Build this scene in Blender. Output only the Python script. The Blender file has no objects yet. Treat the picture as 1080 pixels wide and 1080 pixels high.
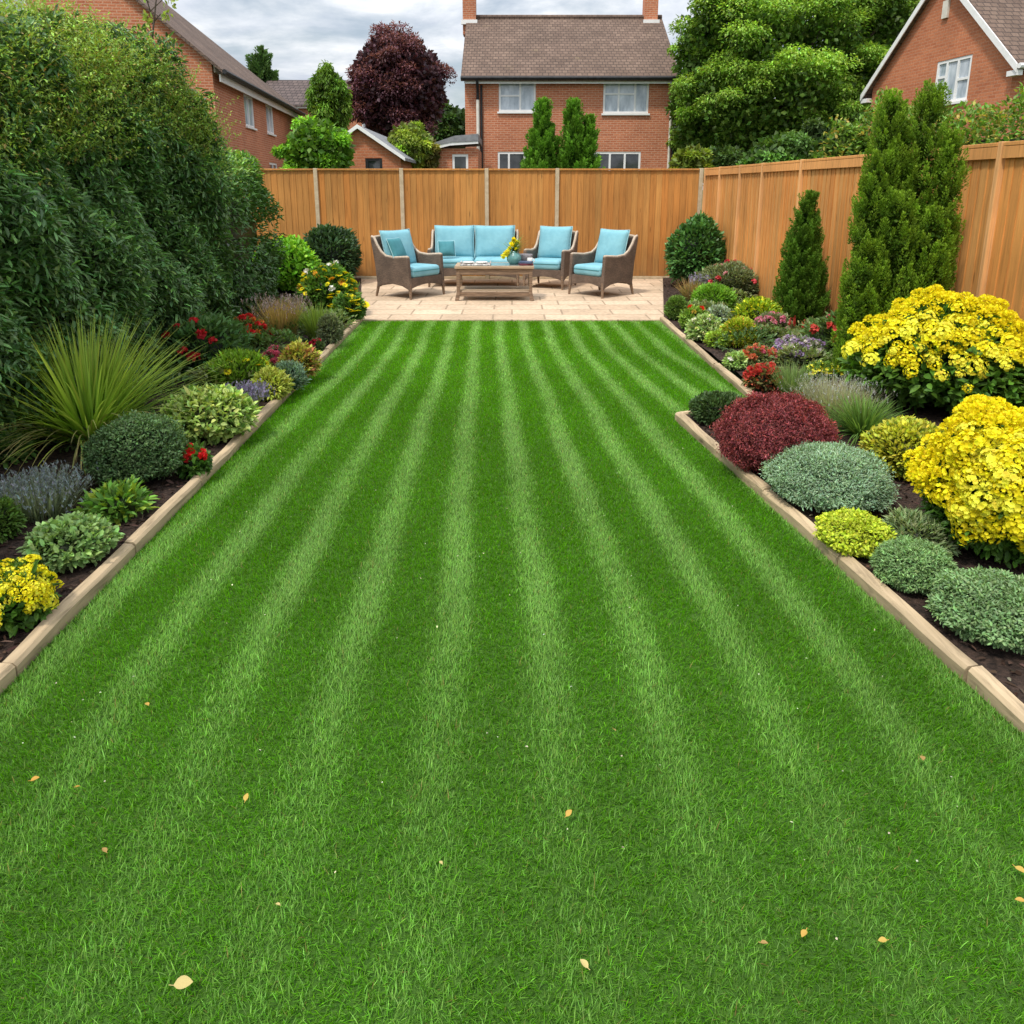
import bpy, bmesh, math, random
import numpy as np
from mathutils import Vector, Matrix

rng = np.random.default_rng(7)
random.seed(7)
SC = bpy.context.scene
C = SC.collection
R = math.radians

# ------------------------------------------------------------------ camera frame used to survey the garden
CAMH, TILT, F = 1.5, R(14), 800.0
CX, CY = 540.0, 399.0
ct, st = math.cos(TILT), math.sin(TILT)

def depth_at(py, z):
    v = (CY - py) / F
    return (z - CAMH) / (ct * v - st)

def z_at(py, s):
    v = (CY - py) / F
    return CAMH + s * (ct * v - st)

def xy(px, s, z):
    return (px - CX) / F * s, (s - (CAMH - z) * st) / ct

def ground(px, py, z=0.0):
    s = depth_at(py, z)
    x, y = xy(px, s, z)
    return Vector((x, y, z))

def smooth(a, b, t):
    t = min(1, max(0, (t - a) / (b - a)))
    return t * t * (3 - 2 * t)

def terrain_z(x, y):
    a = 0.6 * smooth(14, 21, y)
    b = 0.45 * smooth(4.6, 8, abs(x)) * smooth(8, 14, y)
    return -0.06 + max(a, b)

# ------------------------------------------------------------------ tagging
def tag(o, label=None, cat=None, group=None, kind=None):
    if label: o['label'] = label
    if cat: o['category'] = cat
    if group: o['group'] = group
    if kind: o['kind'] = kind
    return o

def thing(name, label, cat, loc=(0, 0, 0), rz=0, group=None):
    o = bpy.data.objects.new(name, None)
    C.objects.link(o)
    o.location = loc
    o.rotation_euler = (0, 0, rz)
    o.empty_display_size = 0.1
    return tag(o, label, cat, group)

def link(name, me, mat=None, parent=None):
    o = bpy.data.objects.new(name, me)
    C.objects.link(o)
    if mat is not None and len(me.materials) == 0:
        me.materials.append(mat)
    if parent is not None:
        o.parent = parent
    return o

# ------------------------------------------------------------------ materials
def new_mat(name):
    m = bpy.data.materials.new(name)
    m.use_nodes = True
    nt = m.node_tree
    nt.nodes.clear()
    out = nt.nodes.new('ShaderNodeOutputMaterial')
    return m, nt, out

def N(nt, t, **kw):
    n = nt.nodes.new(t)
    for k, v in kw.items():
        if k in n.inputs: n.inputs[k].default_value = v
        else: setattr(n, k, v)
    return n

def ramp(nt, stops):
    r = nt.nodes.new('ShaderNodeValToRGB')
    cr = r.color_ramp
    while len(cr.elements) < len(stops): cr.elements.new(0.5)
    for e, (p, c) in zip(cr.elements, stops):
        e.position = p
        e.color = (c[0], c[1], c[2], 1) if not isinstance(c, (int, float)) else (c, c, c, 1)
    return r

def mixc(nt, fac, a, b, mode='MIX'):
    n = nt.nodes.new('ShaderNodeMix')
    n.data_type = 'RGBA'; n.blend_type = mode
    L = nt.links
    for sock, val in ((n.inputs[0], fac), (n.inputs[6], a), (n.inputs[7], b)):
        if hasattr(val, 'links'): L.new(val, sock)
        elif isinstance(val, (int, float)) : sock.default_value = val
        else: sock.default_value = (val[0], val[1], val[2], 1)
    return n.outputs[2]

def attr_mat(name, rough=0.55, trans=0.25, spec=0.3, grain=False, tint=None, gain=None, gl=.62, stain=False):
    m, nt, out = new_mat(name)
    L = nt.links
    a = N(nt, 'ShaderNodeAttribute', attribute_name='Col')
    col = a.outputs['Color']
    if gain: col = mixc(nt, 1.0, col, gain, 'MULTIPLY')
    p = N(nt, 'ShaderNodeBsdfPrincipled')
    p.inputs['Roughness'].default_value = rough
    p.inputs['Specular IOR Level'].default_value = spec
    if grain:
        tc = N(nt, 'ShaderNodeTexCoord')
        mp = N(nt, 'ShaderNodeMapping'); mp.inputs['Scale'].default_value = grain
        L.new(tc.outputs['Object'], mp.inputs['Vector'])
        nz = N(nt, 'ShaderNodeTexNoise', Scale=1.0, Detail=6.0, Roughness=0.65, Distortion=0.4)
        L.new(mp.outputs['Vector'], nz.inputs['Vector'])
        r = ramp(nt, [(0.25, gl), (0.5, 1.0), (0.75, 1.22)])
        L.new(nz.outputs['Fac'], r.inputs['Fac'])
        col = mixc(nt, 1.0, col, r.outputs['Color'], 'MULTIPLY')
        mp2 = N(nt, 'ShaderNodeMapping'); mp2.inputs['Scale'].default_value = tuple(max(1.5, min(9, g * 0.25)) for g in grain)
        L.new(tc.outputs['Object'], mp2.inputs['Vector'])
        vo = N(nt, 'ShaderNodeTexVoronoi', Scale=1.3); L.new(mp2.outputs['Vector'], vo.inputs['Vector'])
        rk = ramp(nt, [(0.0, 0.35), (0.07, 0.55), (0.12, 1.0)])
        L.new(vo.outputs['Distance'], rk.inputs['Fac'])
        col = mixc(nt, 0.8, col, rk.outputs['Color'], 'MULTIPLY')
        n2 = N(nt, 'ShaderNodeTexNoise', Scale=0.9, Detail=3.0)
        L.new(tc.outputs['Object'], n2.inputs['Vector'])
        r2 = ramp(nt, [(0.3, 0.8), (0.7, 1.15)]); L.new(n2.outputs['Fac'], r2.inputs['Fac'])
        col = mixc(nt, 1.0, col, r2.outputs['Color'], 'MULTIPLY')
        if stain:
            sz = N(nt, 'ShaderNodeSeparateXYZ'); L.new(tc.outputs['Object'], sz.inputs[0])
            mr = N(nt, 'ShaderNodeMapRange'); L.new(sz.outputs['Z'], mr.inputs['Value'])
            mr.inputs['From Min'].default_value = 0.0; mr.inputs['From Max'].default_value = stain; mr.inputs['To Min'].default_value = 0.75; mr.inputs['To Max'].default_value = 0.0
            n5 = N(nt, 'ShaderNodeTexNoise', Scale=7.0, Detail=5.0); L.new(tc.outputs['Object'], n5.inputs['Vector'])
            mu = N(nt, 'ShaderNodeMath', operation='MULTIPLY'); L.new(mr.outputs['Result'], mu.inputs[0]); L.new(n5.outputs['Fac'], mu.inputs[1])
            col = mixc(nt, mu.outputs[0], col, (0.10, 0.085, 0.05))
        b = N(nt, 'ShaderNodeBump', Strength=0.25, Distance=0.01)
        L.new(nz.outputs['Fac'], b.inputs['Height']); L.new(b.outputs['Normal'], p.inputs['Normal'])
    L.new(col, p.inputs['Base Color'])
    if trans > 0:
        t = N(nt, 'ShaderNodeBsdfTranslucent')
        c2 = mixc(nt, 1.0, col, (1.25, 1.2, 0.6), 'MULTIPLY')
        L.new(c2, t.inputs['Color'])
        mx = N(nt, 'ShaderNodeMixShader'); mx.inputs[0].default_value = trans
        L.new(p.outputs[0], mx.inputs[1]); L.new(t.outputs[0], mx.inputs[2])
        L.new(mx.outputs[0], out.inputs[0])
    else:
        L.new(p.outputs[0], out.inputs[0])
    return m

def noise_mat(name, c1, c2, scale=8, rough=0.8, bump=0.3, detail=6, dist=0.02, metal=0, spec=0.3, stretch=(1, 1, 1), lo=0.35, hi=0.65):
    m, nt, out = new_mat(name)
    L = nt.links
    tc = N(nt, 'ShaderNodeTexCoord')
    mp = N(nt, 'ShaderNodeMapping'); mp.inputs['Scale'].default_value = stretch
    L.new(tc.outputs['Object'], mp.inputs['Vector'])
    nz = N(nt, 'ShaderNodeTexNoise', Scale=scale, Detail=detail, Roughness=0.6)
    L.new(mp.outputs['Vector'], nz.inputs['Vector'])
    r = ramp(nt, [(lo, c1), (hi, c2)])
    L.new(nz.outputs['Fac'], r.inputs['Fac'])
    p = N(nt, 'ShaderNodeBsdfPrincipled')
    p.inputs['Roughness'].default_value = rough
    p.inputs['Metallic'].default_value = metal
    p.inputs['Specular IOR Level'].default_value = spec
    L.new(r.outputs['Color'], p.inputs['Base Color'])
    if bump:
        b = N(nt, 'ShaderNodeBump', Strength=bump, Distance=dist)
        L.new(nz.outputs['Fac'], b.inputs['Height']); L.new(b.outputs['Normal'], p.inputs['Normal'])
    L.new(p.outputs[0], out.inputs[0])
    return m

def wall_coords(nt):
    """(along-wall, height) from object coordinates, whichever way the wall faces"""
    L = nt.links
    tc = N(nt, 'ShaderNodeTexCoord')
    sp = N(nt, 'ShaderNodeSeparateXYZ'); L.new(tc.outputs['Object'], sp.inputs[0])
    sn = N(nt, 'ShaderNodeSeparateXYZ'); L.new(tc.outputs['Normal'], sn.inputs[0])
    ab = N(nt, 'ShaderNodeMath', operation='ABSOLUTE'); L.new(sn.outputs['X'], ab.inputs[0])
    gt = N(nt, 'ShaderNodeMath', operation='GREATER_THAN'); L.new(ab.outputs[0], gt.inputs[0]); gt.inputs[1].default_value = 0.45
    mx = N(nt, 'ShaderNodeMix'); mx.data_type = 'FLOAT'
    L.new(gt.outputs[0], mx.inputs[0]); L.new(sp.outputs['X'], mx.inputs[2]); L.new(sp.outputs['Y'], mx.inputs[3])
    cb = N(nt, 'ShaderNodeCombineXYZ'); L.new(mx.outputs[0], cb.inputs['X']); L.new(sp.outputs['Z'], cb.inputs['Y'])
    return cb.outputs[0], tc

def course_mat(name, c1, c2, mortar, bw, bh, ms, bias=0.0, rough=0.85, off=0.5, patch=(0.75, 1.2), bump=0.4, flat=False, patch_scale=0.6, extra=None, msmooth=0.1):
    m, nt, out = new_mat(name)
    L = nt.links
    if flat:
        tc = N(nt, 'ShaderNodeTexCoord'); vec = tc.outputs['Object']
    else:
        vec, tc = wall_coords(nt)
    br = N(nt, 'ShaderNodeTexBrick', offset=off)
    br.inputs['Scale'].default_value = 1.0
    br.inputs['Brick Width'].default_value = bw
    br.inputs['Row Height'].default_value = bh
    br.inputs['Mortar Size'].default_value = ms
    br.inputs['Mortar Smooth'].default_value = msmooth
    br.inputs['Bias'].default_value = bias
    br.inputs['Color1'].default_value = (*c1, 1)
    br.inputs['Color2'].default_value = (*c2, 1)
    br.inputs['Mortar'].default_value = (*mortar, 1)
    L.new(vec, br.inputs['Vector'])
    nz = N(nt, 'ShaderNodeTexNoise', Scale=patch_scale, Detail=5.0, Roughness=0.65)
    L.new(tc.outputs['Object'], nz.inputs['Vector'])
    r = ramp(nt, [(0.3, patch[0]), (0.7, patch[1])]); L.new(nz.outputs['Fac'], r.inputs['Fac'])
    col = mixc(nt, 1.0, br.outputs['Color'], r.outputs['Color'], 'MULTIPLY')
    n3 = N(nt, 'ShaderNodeTexNoise', Scale=22.0, Detail=4.0); L.new(tc.outputs['Object'], n3.inputs['Vector'])
    r3 = ramp(nt, [(0.3, 0.82), (0.7, 1.15)]); L.new(n3.outputs['Fac'], r3.inputs['Fac'])
    col = mixc(nt, 1.0, col, r3.outputs['Color'], 'MULTIPLY')
    if extra:
        n4 = N(nt, 'ShaderNodeTexNoise', Scale=extra[1], Detail=6.0, Roughness=0.7); L.new(tc.outputs['Object'], n4.inputs['Vector'])
        r4 = ramp(nt, [(extra[2], 0.0), (extra[2] + 0.15, 1.0)]); L.new(n4.outputs['Fac'], r4.inputs['Fac'])
        col = mixc(nt, r4.outputs['Color'], col, extra[0])
    p = N(nt, 'ShaderNodeBsdfPrincipled'); p.inputs['Roughness'].default_value = rough
    p.inputs['Specular IOR Level'].default_value = 0.25
    L.new(col, p.inputs['Base Color'])
    b = N(nt, 'ShaderNodeBump', Strength=bump, Distance=0.02, invert=True)
    L.new(br.outputs['Fac'], b.inputs['Height']); L.new(b.outputs['Normal'], p.inputs['Normal'])
    L.new(p.outputs[0], out.inputs[0])
    return m

M = {}
M['leaf'] = attr_mat('leaf', 0.5, 0.32, 0.3, gain=(1.62, 1.52, 1.2))
M['glossy_leaf'] = attr_mat('glossy_leaf', 0.4, 0.25, 0.4, gain=(1.7, 1.6, 1.3))
M['needle'] = attr_mat('needle', 0.65, 0.25, 0.2, gain=(1.6, 1.6, 1.15))
M['petal'] = attr_mat('petal', 0.6, 0.3, 0.2)
M['grass'] = attr_mat('grass', 0.6, 0.42, 0.1, gain=(1.4, 1.25, 1.0))
M['bark'] = noise_mat('bark', (0.05, 0.035, 0.025), (0.13, 0.1, 0.075), 10, 0.9, 0.8, stretch=(3, 3, 0.6))
M['fence_wood'] = attr_mat('fence_wood', 0.7, 0, 0.25, grain=(34, 34, 1.8), stain=.55)
M['edge_wood'] = attr_mat('edge_wood', 0.85, 0, 0.15, grain=(38, 4.0, 34), gl=.42, stain=.07)
M['table_wood'] = noise_mat('table_wood', (0.13, 0.085, 0.055), (0.3, 0.2, 0.13), 5, 0.6, 0.2, stretch=(1.2, 14, 14))
M['shelf_wood'] = noise_mat('shelf_wood', (0.32, 0.23, 0.15), (0.48, 0.36, 0.24), 5, 0.65, 0.2, stretch=(1.2, 14, 14))
M['concrete'] = noise_mat('concrete', (0.46, 0.36, 0.23), (0.58, 0.47, 0.32), 14, 0.85, 0.2)
M['soil'] = noise_mat('soil', (0.018, 0.011, 0.008), (0.085, 0.052, 0.038), 38, 0.95, 1.0, 8, 0.04)
M['chip'] = attr_mat('chip', 0.9, 0, 0.1)
M['turf'] = noise_mat('turf', (0.03, 0.085, 0.008), (0.06, 0.14, 0.015), 60, 0.95, 0.5)
M['field'] = noise_mat('field', (0.03, 0.06, 0.015), (0.07, 0.1, 0.03), 3, 0.95, 0.3)
M['brick'] = course_mat('brick', (0.46, 0.165, 0.08), (0.37, 0.115, 0.055), (0.47, 0.26, 0.17), 0.235, 0.078, 0.012, patch=(0.9, 1.3))
M['brick_orange'] = course_mat('brick_orange', (0.52, 0.19, 0.09), (0.43, 0.14, 0.065), (0.47, 0.22, 0.13), 0.235, 0.078, 0.011, patch=(0.82, 1.15))
M['tile'] = course_mat('tile', (0.135, 0.09, 0.068), (0.19, 0.13, 0.098), (0.078, 0.055, 0.045), 0.2, 0.12, 0.012, patch=(0.75, 1.25), bump=0.8, extra=((0.17, 0.13, 0.07), 1.6, 0.62))
M['tile_far'] = course_mat('tile_far', (0.10, 0.075, 0.07), (0.14, 0.105, 0.095), (0.04, 0.032, 0.03), 0.3, 0.2, 0.02, patch=(0.85, 1.15))
M['patio'] = course_mat('patio', (0.50, 0.37, 0.25), (0.62, 0.47, 0.33), (0.33, 0.245, 0.165), 0.62, 0.4, 0.012, patch=(0.85, 1.12), flat=True, patch_scale=1.3, bump=0.3, off=0.37, extra=((0.36, 0.27, 0.18), 3.2, 0.58))
M['white'] = noise_mat('white', (0.76, 0.755, 0.74), (0.84, 0.835, 0.82), 6, 0.5, 0.02)
M['cream'] = noise_mat('cream', (0.6, 0.56, 0.48), (0.72, 0.68, 0.6), 6, 0.6, 0.02)
M['black'] = noise_mat('black', (0.012, 0.012, 0.013), (0.03, 0.03, 0.032), 8, 0.5, 0.05)
M['lead'] = noise_mat('lead', (0.16, 0.165, 0.175), (0.27, 0.275, 0.285), 5, 0.6, 0.15)
M['pane_dark'] = noise_mat('pane_dark', (0.015, 0.018, 0.022), (0.06, 0.065, 0.07), 2.2, 0.06, 0, spec=0.9)
M['pane_pale'] = noise_mat('pane_pale', (0.28, 0.34, 0.40), (0.62, 0.68, 0.74), 2.4, 0.1, 0, spec=0.9, stretch=(1.5, 1.5, 0.6))  # pane with a mottled pale blue grey colour
M['rim'] = noise_mat('rim', (0.42, 0.33, 0.25), (0.55, 0.45, 0.35), 30, 0.6, 0.1)
M['teal'] = noise_mat('teal', (0.17, 0.39, 0.46), (0.23, 0.48, 0.55), 4, 0.85, 0.5, dist=0.03, detail=3)
M['teal_dark'] = noise_mat('teal_dark', (0.05, 0.2, 0.23), (0.075, 0.26, 0.3), 7, 0.85, 0.12, dist=0.015)
M['piping'] = noise_mat('piping', (0.3, 0.52, 0.56), (0.38, 0.6, 0.63), 9, 0.8, 0)
M['ceramic_teal'] = noise_mat('ceramic_teal', (0.1, 0.25, 0.25), (0.16, 0.36, 0.34), 9, 0.25, 0, spec=0.6)
M['ceramic_white'] = noise_mat('ceramic_white', (0.7, 0.68, 0.64), (0.8, 0.78, 0.75), 9, 0.3, 0, spec=0.5)
M['grey_stone'] = noise_mat('grey_stone', (0.2, 0.18, 0.19), (0.35, 0.32, 0.33), 20, 0.6, 0.1)
M['burgundy'] = noise_mat('burgundy', (0.12, 0.03, 0.05), (0.19, 0.05, 0.07), 9, 0.6, 0)
M['navy'] = noise_mat('navy', (0.05, 0.08, 0.14), (0.09, 0.12, 0.2), 9, 0.6, 0)
M['paper'] = noise_mat('paper', (0.25, 0.2, 0.19), (0.72, 0.7, 0.66), 28, 0.6, 0, lo=0.42, hi=0.55)

def wicker():
    m, nt, out = new_mat('wicker')
    L = nt.links
    vec, tc = wall_coords(nt)
    br = N(nt, 'ShaderNodeTexBrick', offset=0.5)
    for k, v in (('Scale', 1.0), ('Brick Width', 0.034), ('Row Height', 0.011), ('Mortar Size', 0.0022), ('Mortar Smooth', 0.6)):
        br.inputs[k].default_value = v
    br.inputs['Color1'].default_value = (0.2, 0.135, 0.095, 1)
    br.inputs['Color2'].default_value = (0.13, 0.085, 0.06, 1)
    br.inputs['Mortar'].default_value = (0.035, 0.024, 0.017, 1)
    L.new(vec, br.inputs['Vector'])
    nz = N(nt, 'ShaderNodeTexNoise', Scale=6.0, Detail=4.0); L.new(tc.outputs['Object'], nz.inputs['Vector'])
    r = ramp(nt, [(0.3, 0.75), (0.7, 1.3)]); L.new(nz.outputs['Fac'], r.inputs['Fac'])
    col = mixc(nt, 1.0, br.outputs['Color'], r.outputs['Color'], 'MULTIPLY')
    p = N(nt, 'ShaderNodeBsdfPrincipled', Roughness=0.6)
    L.new(col, p.inputs['Base Color'])
    b = N(nt, 'ShaderNodeBump', Strength=0.7, Distance=0.006, invert=True)
    L.new(br.outputs['Fac'], b.inputs['Height']); L.new(b.outputs['Normal'], p.inputs['Normal'])
    L.new(p.outputs[0], out.inputs[0])
    return m
M['wicker'] = wicker()

def glass_top():
    m, nt, out = new_mat('glass_top')
    p = N(nt, 'ShaderNodeBsdfPrincipled', Roughness=0.06)
    p.inputs['Base Color'].default_value = (0.2, 0.27, 0.27, 1)
    p.inputs['Specular IOR Level'].default_value = 0.9
    nt.links.new(p.outputs[0], out.inputs[0])
    return m
M['glass_top'] = glass_top()

# ------------------------------------------------------------------ hard surface mesh builder
class MB:
    def __init__(s): s.v = []; s.f = []; s.c = []
    def add(s, vs, fs, col=None):
        b = len(s.v)
        s.v += [tuple(v) for v in vs]
        s.f += [tuple(i + b for i in f) for f in fs]
        s.c += [col or (1, 1, 1)] * len(vs)
    def box(s, x0, x1, y0, y1, z0, z1, col=None, mat=None):
        vs = [Vector(p) for p in ((x0, y0, z0), (x1, y0, z0), (x1, y1, z0), (x0, y1, z0), (x0, y0, z1), (x1, y0, z1), (x1, y1, z1), (x0, y1, z1))]
        if mat is not None: vs = [mat @ v for v in vs]
        s.add(vs, [(3, 2, 1, 0), (4, 5, 6, 7), (0, 1, 5, 4), (1, 2, 6, 5), (2, 3, 7, 6), (3, 0, 4, 7)], col)
    def prism(s, poly, a0, a1, axis='x', col=None):
        """poly: list of 2D points in the plane normal to axis"""
        def p3(p, a):
            return (a, p[0], p[1]) if axis == 'x' else (p[0], a, p[1]) if axis == 'y' else (p[0], p[1], a)
        n = len(poly)
        vs = [p3(p, a0) for p in poly] + [p3(p, a1) for p in poly]
        fs = [tuple(range(n))[::-1], tuple(range(n, 2 * n))] + [(i, (i + 1) % n, n + (i + 1) % n, n + i) for i in range(n)]
        s.add(vs, fs, col)
    def tube(s, pts, rad, k=8, col=None):
        pts = [Vector(p) for p in pts]
        if not hasattr(rad, '__len__'): rad = [rad] * len(pts)
        vs, fs = [], []
        for i, p in enumerate(pts):
            d = (pts[min(i + 1, len(pts) - 1)] - pts[max(i - 1, 0)]).normalized()
            a = d.orthogonal().normalized() if i == 0 else (a - d * a.dot(d)).normalized()
            b = d.cross(a)
            for j in range(k):
                t = 2 * math.pi * j / k
                vs.append(p + (a * math.cos(t) + b * math.sin(t)) * rad[i])
        for i in range(len(pts) - 1):
            for j in range(k):
                fs.append((i * k + j, i * k + (j + 1) % k, (i + 1) * k + (j + 1) % k, (i + 1) * k + j))
        fs.append(tuple(range(k))[::-1]); fs.append(tuple(range((len(pts) - 1) * k, len(pts) * k)))
        s.add(vs, fs, col)
    def lathe(s, prof, k=20, loc=(0, 0, 0), col=None):
        vs, fs = [], []
        for r, z in prof:
            for j in range(k):
                t = 2 * math.pi * j / k
                vs.append((loc[0] + r * math.cos(t), loc[1] + r * math.sin(t), loc[2] + z))
        for i in range(len(prof) - 1):
            for j in range(k):
                fs.append((i * k + j, i * k + (j + 1) % k, (i + 1) * k + (j + 1) % k, (i + 1) * k + j))
        s.add(vs, fs, col)
    def mesh(s, name, bevel=0, smooth_=False, seg=2):
        me = bpy.data.meshes.new(name)
        me.from_pydata(s.v, [], s.f)
        a = me.color_attributes.new('Col', 'FLOAT_COLOR', 'POINT')
        a.data.foreach_set('color', np.array([(*c, 1) for c in s.c], dtype=np.float32).ravel())
        bm = bmesh.new(); bm.from_mesh(me)
        bmesh.ops.recalc_face_normals(bm, faces=bm.faces)
        if bevel:
            es = [e for e in bm.edges if len(e.link_faces) == 2 and e.calc_face_angle(0) > 0.6]
            bmesh.ops.bevel(bm, geom=es, offset=bevel, segments=seg, affect='EDGES', profile=0.6)
        bm.to_mesh(me); bm.free()
        if smooth_:
            me.polygons.foreach_set('use_smooth', [True] * len(me.polygons))
        return me
    def build(s, name, mat, parent=None, bevel=0, smooth_=False, seg=2):
        return link(name, s.mesh(name, bevel, smooth_, seg), mat, parent)

# ------------------------------------------------------------------ foliage mesh builder (numpy)
def unit(a):
    return a / np.maximum(np.linalg.norm(a, axis=-1, keepdims=True), 1e-9)

def np_mesh(name, V, quads, tris, col, mat, parent=None, smooth_=False):
    me = bpy.data.meshes.new(name)
    V = np.ascontiguousarray(V, dtype=np.float32)
    me.vertices.add(len(V)); me.vertices.foreach_set('co', V.ravel())
    nq, ntri = len(quads), len(tris)
    loops = np.concatenate([np.asarray(quads, dtype=np.int32).ravel(), np.asarray(tris, dtype=np.int32).ravel()]).astype(np.int32)
    me.loops.add(len(loops)); me.loops.foreach_set('vertex_index', loops)
    starts = np.concatenate([np.arange(nq) * 4, nq * 4 + np.arange(ntri) * 3]).astype(np.int32)
    me.polygons.add(nq + ntri); me.polygons.foreach_set('loop_start', starts)
    if smooth_: me.polygons.foreach_set('use_smooth', np.ones(nq + ntri, dtype=bool))
    me.update(calc_edges=True)
    a = me.color_attributes.new('Col', 'FLOAT_COLOR', 'POINT')
    c4 = np.ones((len(V), 4), dtype=np.float32); c4[:, :3] = np.clip(col, 0.001, 0.95)
    a.data.foreach_set('color', c4.ravel())
    return link(name, me, mat, parent) if mat is not None else me

class FB:
    def __init__(s): s.V = []; s.Q = []; s.T = []; s.Cc = []; s.n = 0
    def push(s, V, Q, T, col):
        s.V.append(V); s.Cc.append(col)
        if Q is not None and len(Q): s.Q.append(Q + s.n)
        if T is not None and len(T): s.T.append(T + s.n)
        s.n += len(V)
    def leaves(s, P, D, U, Ln, W, col, fold=0.25, droop=0.15, rounded=False):
        """P bases, D directions, U rough upward normals, Ln lengths, W widths, col (n,3)"""
        n = len(P)
        Ln = np.broadcast_to(np.asarray(Ln, float), (n,))[:, None]; W = np.broadcast_to(np.asarray(W, float), (n,))[:, None]
        D = unit(D); S = unit(np.cross(D, U)); Nn = np.cross(S, D)
        tip = P + D * Ln - Nn * droop * Ln
        k = np.arange(n)[:, None]
        if rounded:
            l1 = P + D * Ln * .28 + S * W * .42 + Nn * fold * W * .5
            r1 = P + D * Ln * .28 - S * W * .42 + Nn * fold * W * .5
            l2 = P + D * Ln * .68 + S * W * .42 + Nn * (fold * W * .5 - droop * Ln * .45)
            r2 = P + D * Ln * .68 - S * W * .42 + Nn * (fold * W * .5 - droop * Ln * .45)
            V = np.stack([P, l1, l2, tip, r2, r1], 1).reshape(-1, 3)
            Q = np.concatenate([k * 6 + np.array([[0, 3, 2, 1]]), k * 6 + np.array([[0, 5, 4, 3]])])
            s.push(V, Q, None, np.repeat(col, 6, 0))
        else:
            l = P + D * Ln * .45 + S * W * .5 + Nn * fold * W * .5
            r = P + D * Ln * .45 - S * W * .5 + Nn * fold * W * .5
            V = np.stack([P, l, tip, r], 1).reshape(-1, 3)
            T = np.concatenate([k * 4 + np.array([[0, 2, 1]]), k * 4 + np.array([[0, 3, 2]])])
            s.push(V, None, T, np.repeat(col, 4, 0))
    def blades(s, P, az, Ln, lean, curve, W, col0, col1, seg=2, wprof=None):
        n = len(P)
        b = lambda a: np.broadcast_to(np.asarray(a, float), (n,))
        az, Ln, lean, curve, W = b(az), b(Ln), b(lean), b(curve), b(W)
        hd = np.stack([np.cos(az), np.sin(az), np.zeros(n)], 1)
        sd = np.stack([-np.sin(az), np.cos(az), np.zeros(n)], 1)
        up = np.array([[0, 0, 1.0]])
        cur = P.copy(); rows = []; cols = []
        for i in range(seg + 1):
            t = i / seg
            w = (W * (1 - t ** 2.2) if wprof is None else W * wprof(t))[:, None]
            cc = col0 * (1 - t) + col1 * t
            if i < seg:
                rows += [cur - sd * w / 2, cur + sd * w / 2]; cols += [cc, cc]
                th = (lean + curve * (t + .5 / seg))[:, None]
                cur = cur + (hd * np.sin(th) + up * np.cos(th)) * (Ln / seg)[:, None]
            else:
                rows.append(cur); cols.append(cc)
        m = 2 * seg + 1
        V = np.stack(rows, 1).reshape(-1, 3); Cc = np.stack(cols, 1).reshape(-1, 3)
        k = np.arange(n)[:, None] * m
        Q = [k + np.array([[2 * i, 2 * i + 1, 2 * i + 3, 2 * i + 2]]) for i in range(seg - 1)]
        Q = np.concatenate(Q) if Q else None
        T = k + np.array([[2 * seg - 2, 2 * seg - 1, 2 * seg]])
        s.push(V, Q, T, Cc)
        return cur
    def blob(s, c, rad, col, amp=0.15, seed=0, nu=20, nv=12, zmin=None):
        u = np.linspace(0, 2 * np.pi, nu, endpoint=False); v = np.linspace(0.02, np.pi - .02, nv)
        uu, vv = np.meshgrid(u, v)
        d = np.stack([np.cos(uu) * np.sin(vv), np.sin(uu) * np.sin(vv), np.cos(vv)], -1).reshape(-1, 3)
        r = 1 + amp * lumps(d, seed, 3.5)
        V = np.asarray(c) + d * r[:, None] * np.asarray(rad)
        if zmin is not None: V[:, 2] = np.maximum(V[:, 2], zmin)
        Q = []
        for i in range(nv - 1):
            for j in range(nu):
                Q.append((i * nu + j, (i + 1) * nu + j, (i + 1) * nu + (j + 1) % nu, i * nu + (j + 1) % nu))
        s.push(V, np.array(Q), None, np.tile(np.asarray(col, float), (len(V), 1)))
    def build(s, name, mat, parent=None, smooth_=False):
        Q = np.concatenate(s.Q) if s.Q else np.zeros((0, 4), int)
        T = np.concatenate(s.T) if s.T else np.zeros((0, 3), int)
        return np_mesh(name, np.concatenate(s.V), Q, T, np.concatenate(s.Cc), mat, parent, smooth_)

def lumps(d, seed, freq, n=7):
    g = np.random.default_rng(seed + 1000)
    o = np.zeros(len(d))
    for _ in range(n):
        k = g.normal(size=3) * freq
        o += np.sin(d @ k + g.uniform(0, 6.28))
    return o / math.sqrt(n) * 0.9

def rdir(n):
    return unit(rng.normal(size=(n, 3)))

def vary(base, n, v=0.2, hue=0.08):
    base = np.asarray(base, float)
    c = base[None] * np.exp(rng.normal(0, v, (n, 1))) * np.exp(rng.normal(0, hue, (n, 3)))
    return c

# ------------------------------------------------------------------ sky, sun, camera
SUN_EL = R(60)
sd = Vector((-0.63, -0.77, 0)).normalized()
to_sun = Vector((sd.x * math.cos(SUN_EL), sd.y * math.cos(SUN_EL), math.sin(SUN_EL)))
w = bpy.data.worlds.new('World'); SC.world = w; w.use_nodes = True
nt = w.node_tree; nt.nodes.clear(); L = nt.links
wo = nt.nodes.new('ShaderNodeOutputWorld'); bg = nt.nodes.new('ShaderNodeBackground')
sky = nt.nodes.new('ShaderNodeTexSky'); sky.sky_type = 'NISHITA'; sky.sun_disc = False
sky.sun_elevation = SUN_EL; sky.sun_rotation = math.atan2(to_sun.x, to_sun.y)
sky.air_density = 1.2; sky.dust_density = 1.5
tc = nt.nodes.new('ShaderNodeTexCoord')
sp = N(nt, 'ShaderNodeSeparateXYZ'); L.new(tc.outputs['Generated'], sp.inputs[0])
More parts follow.
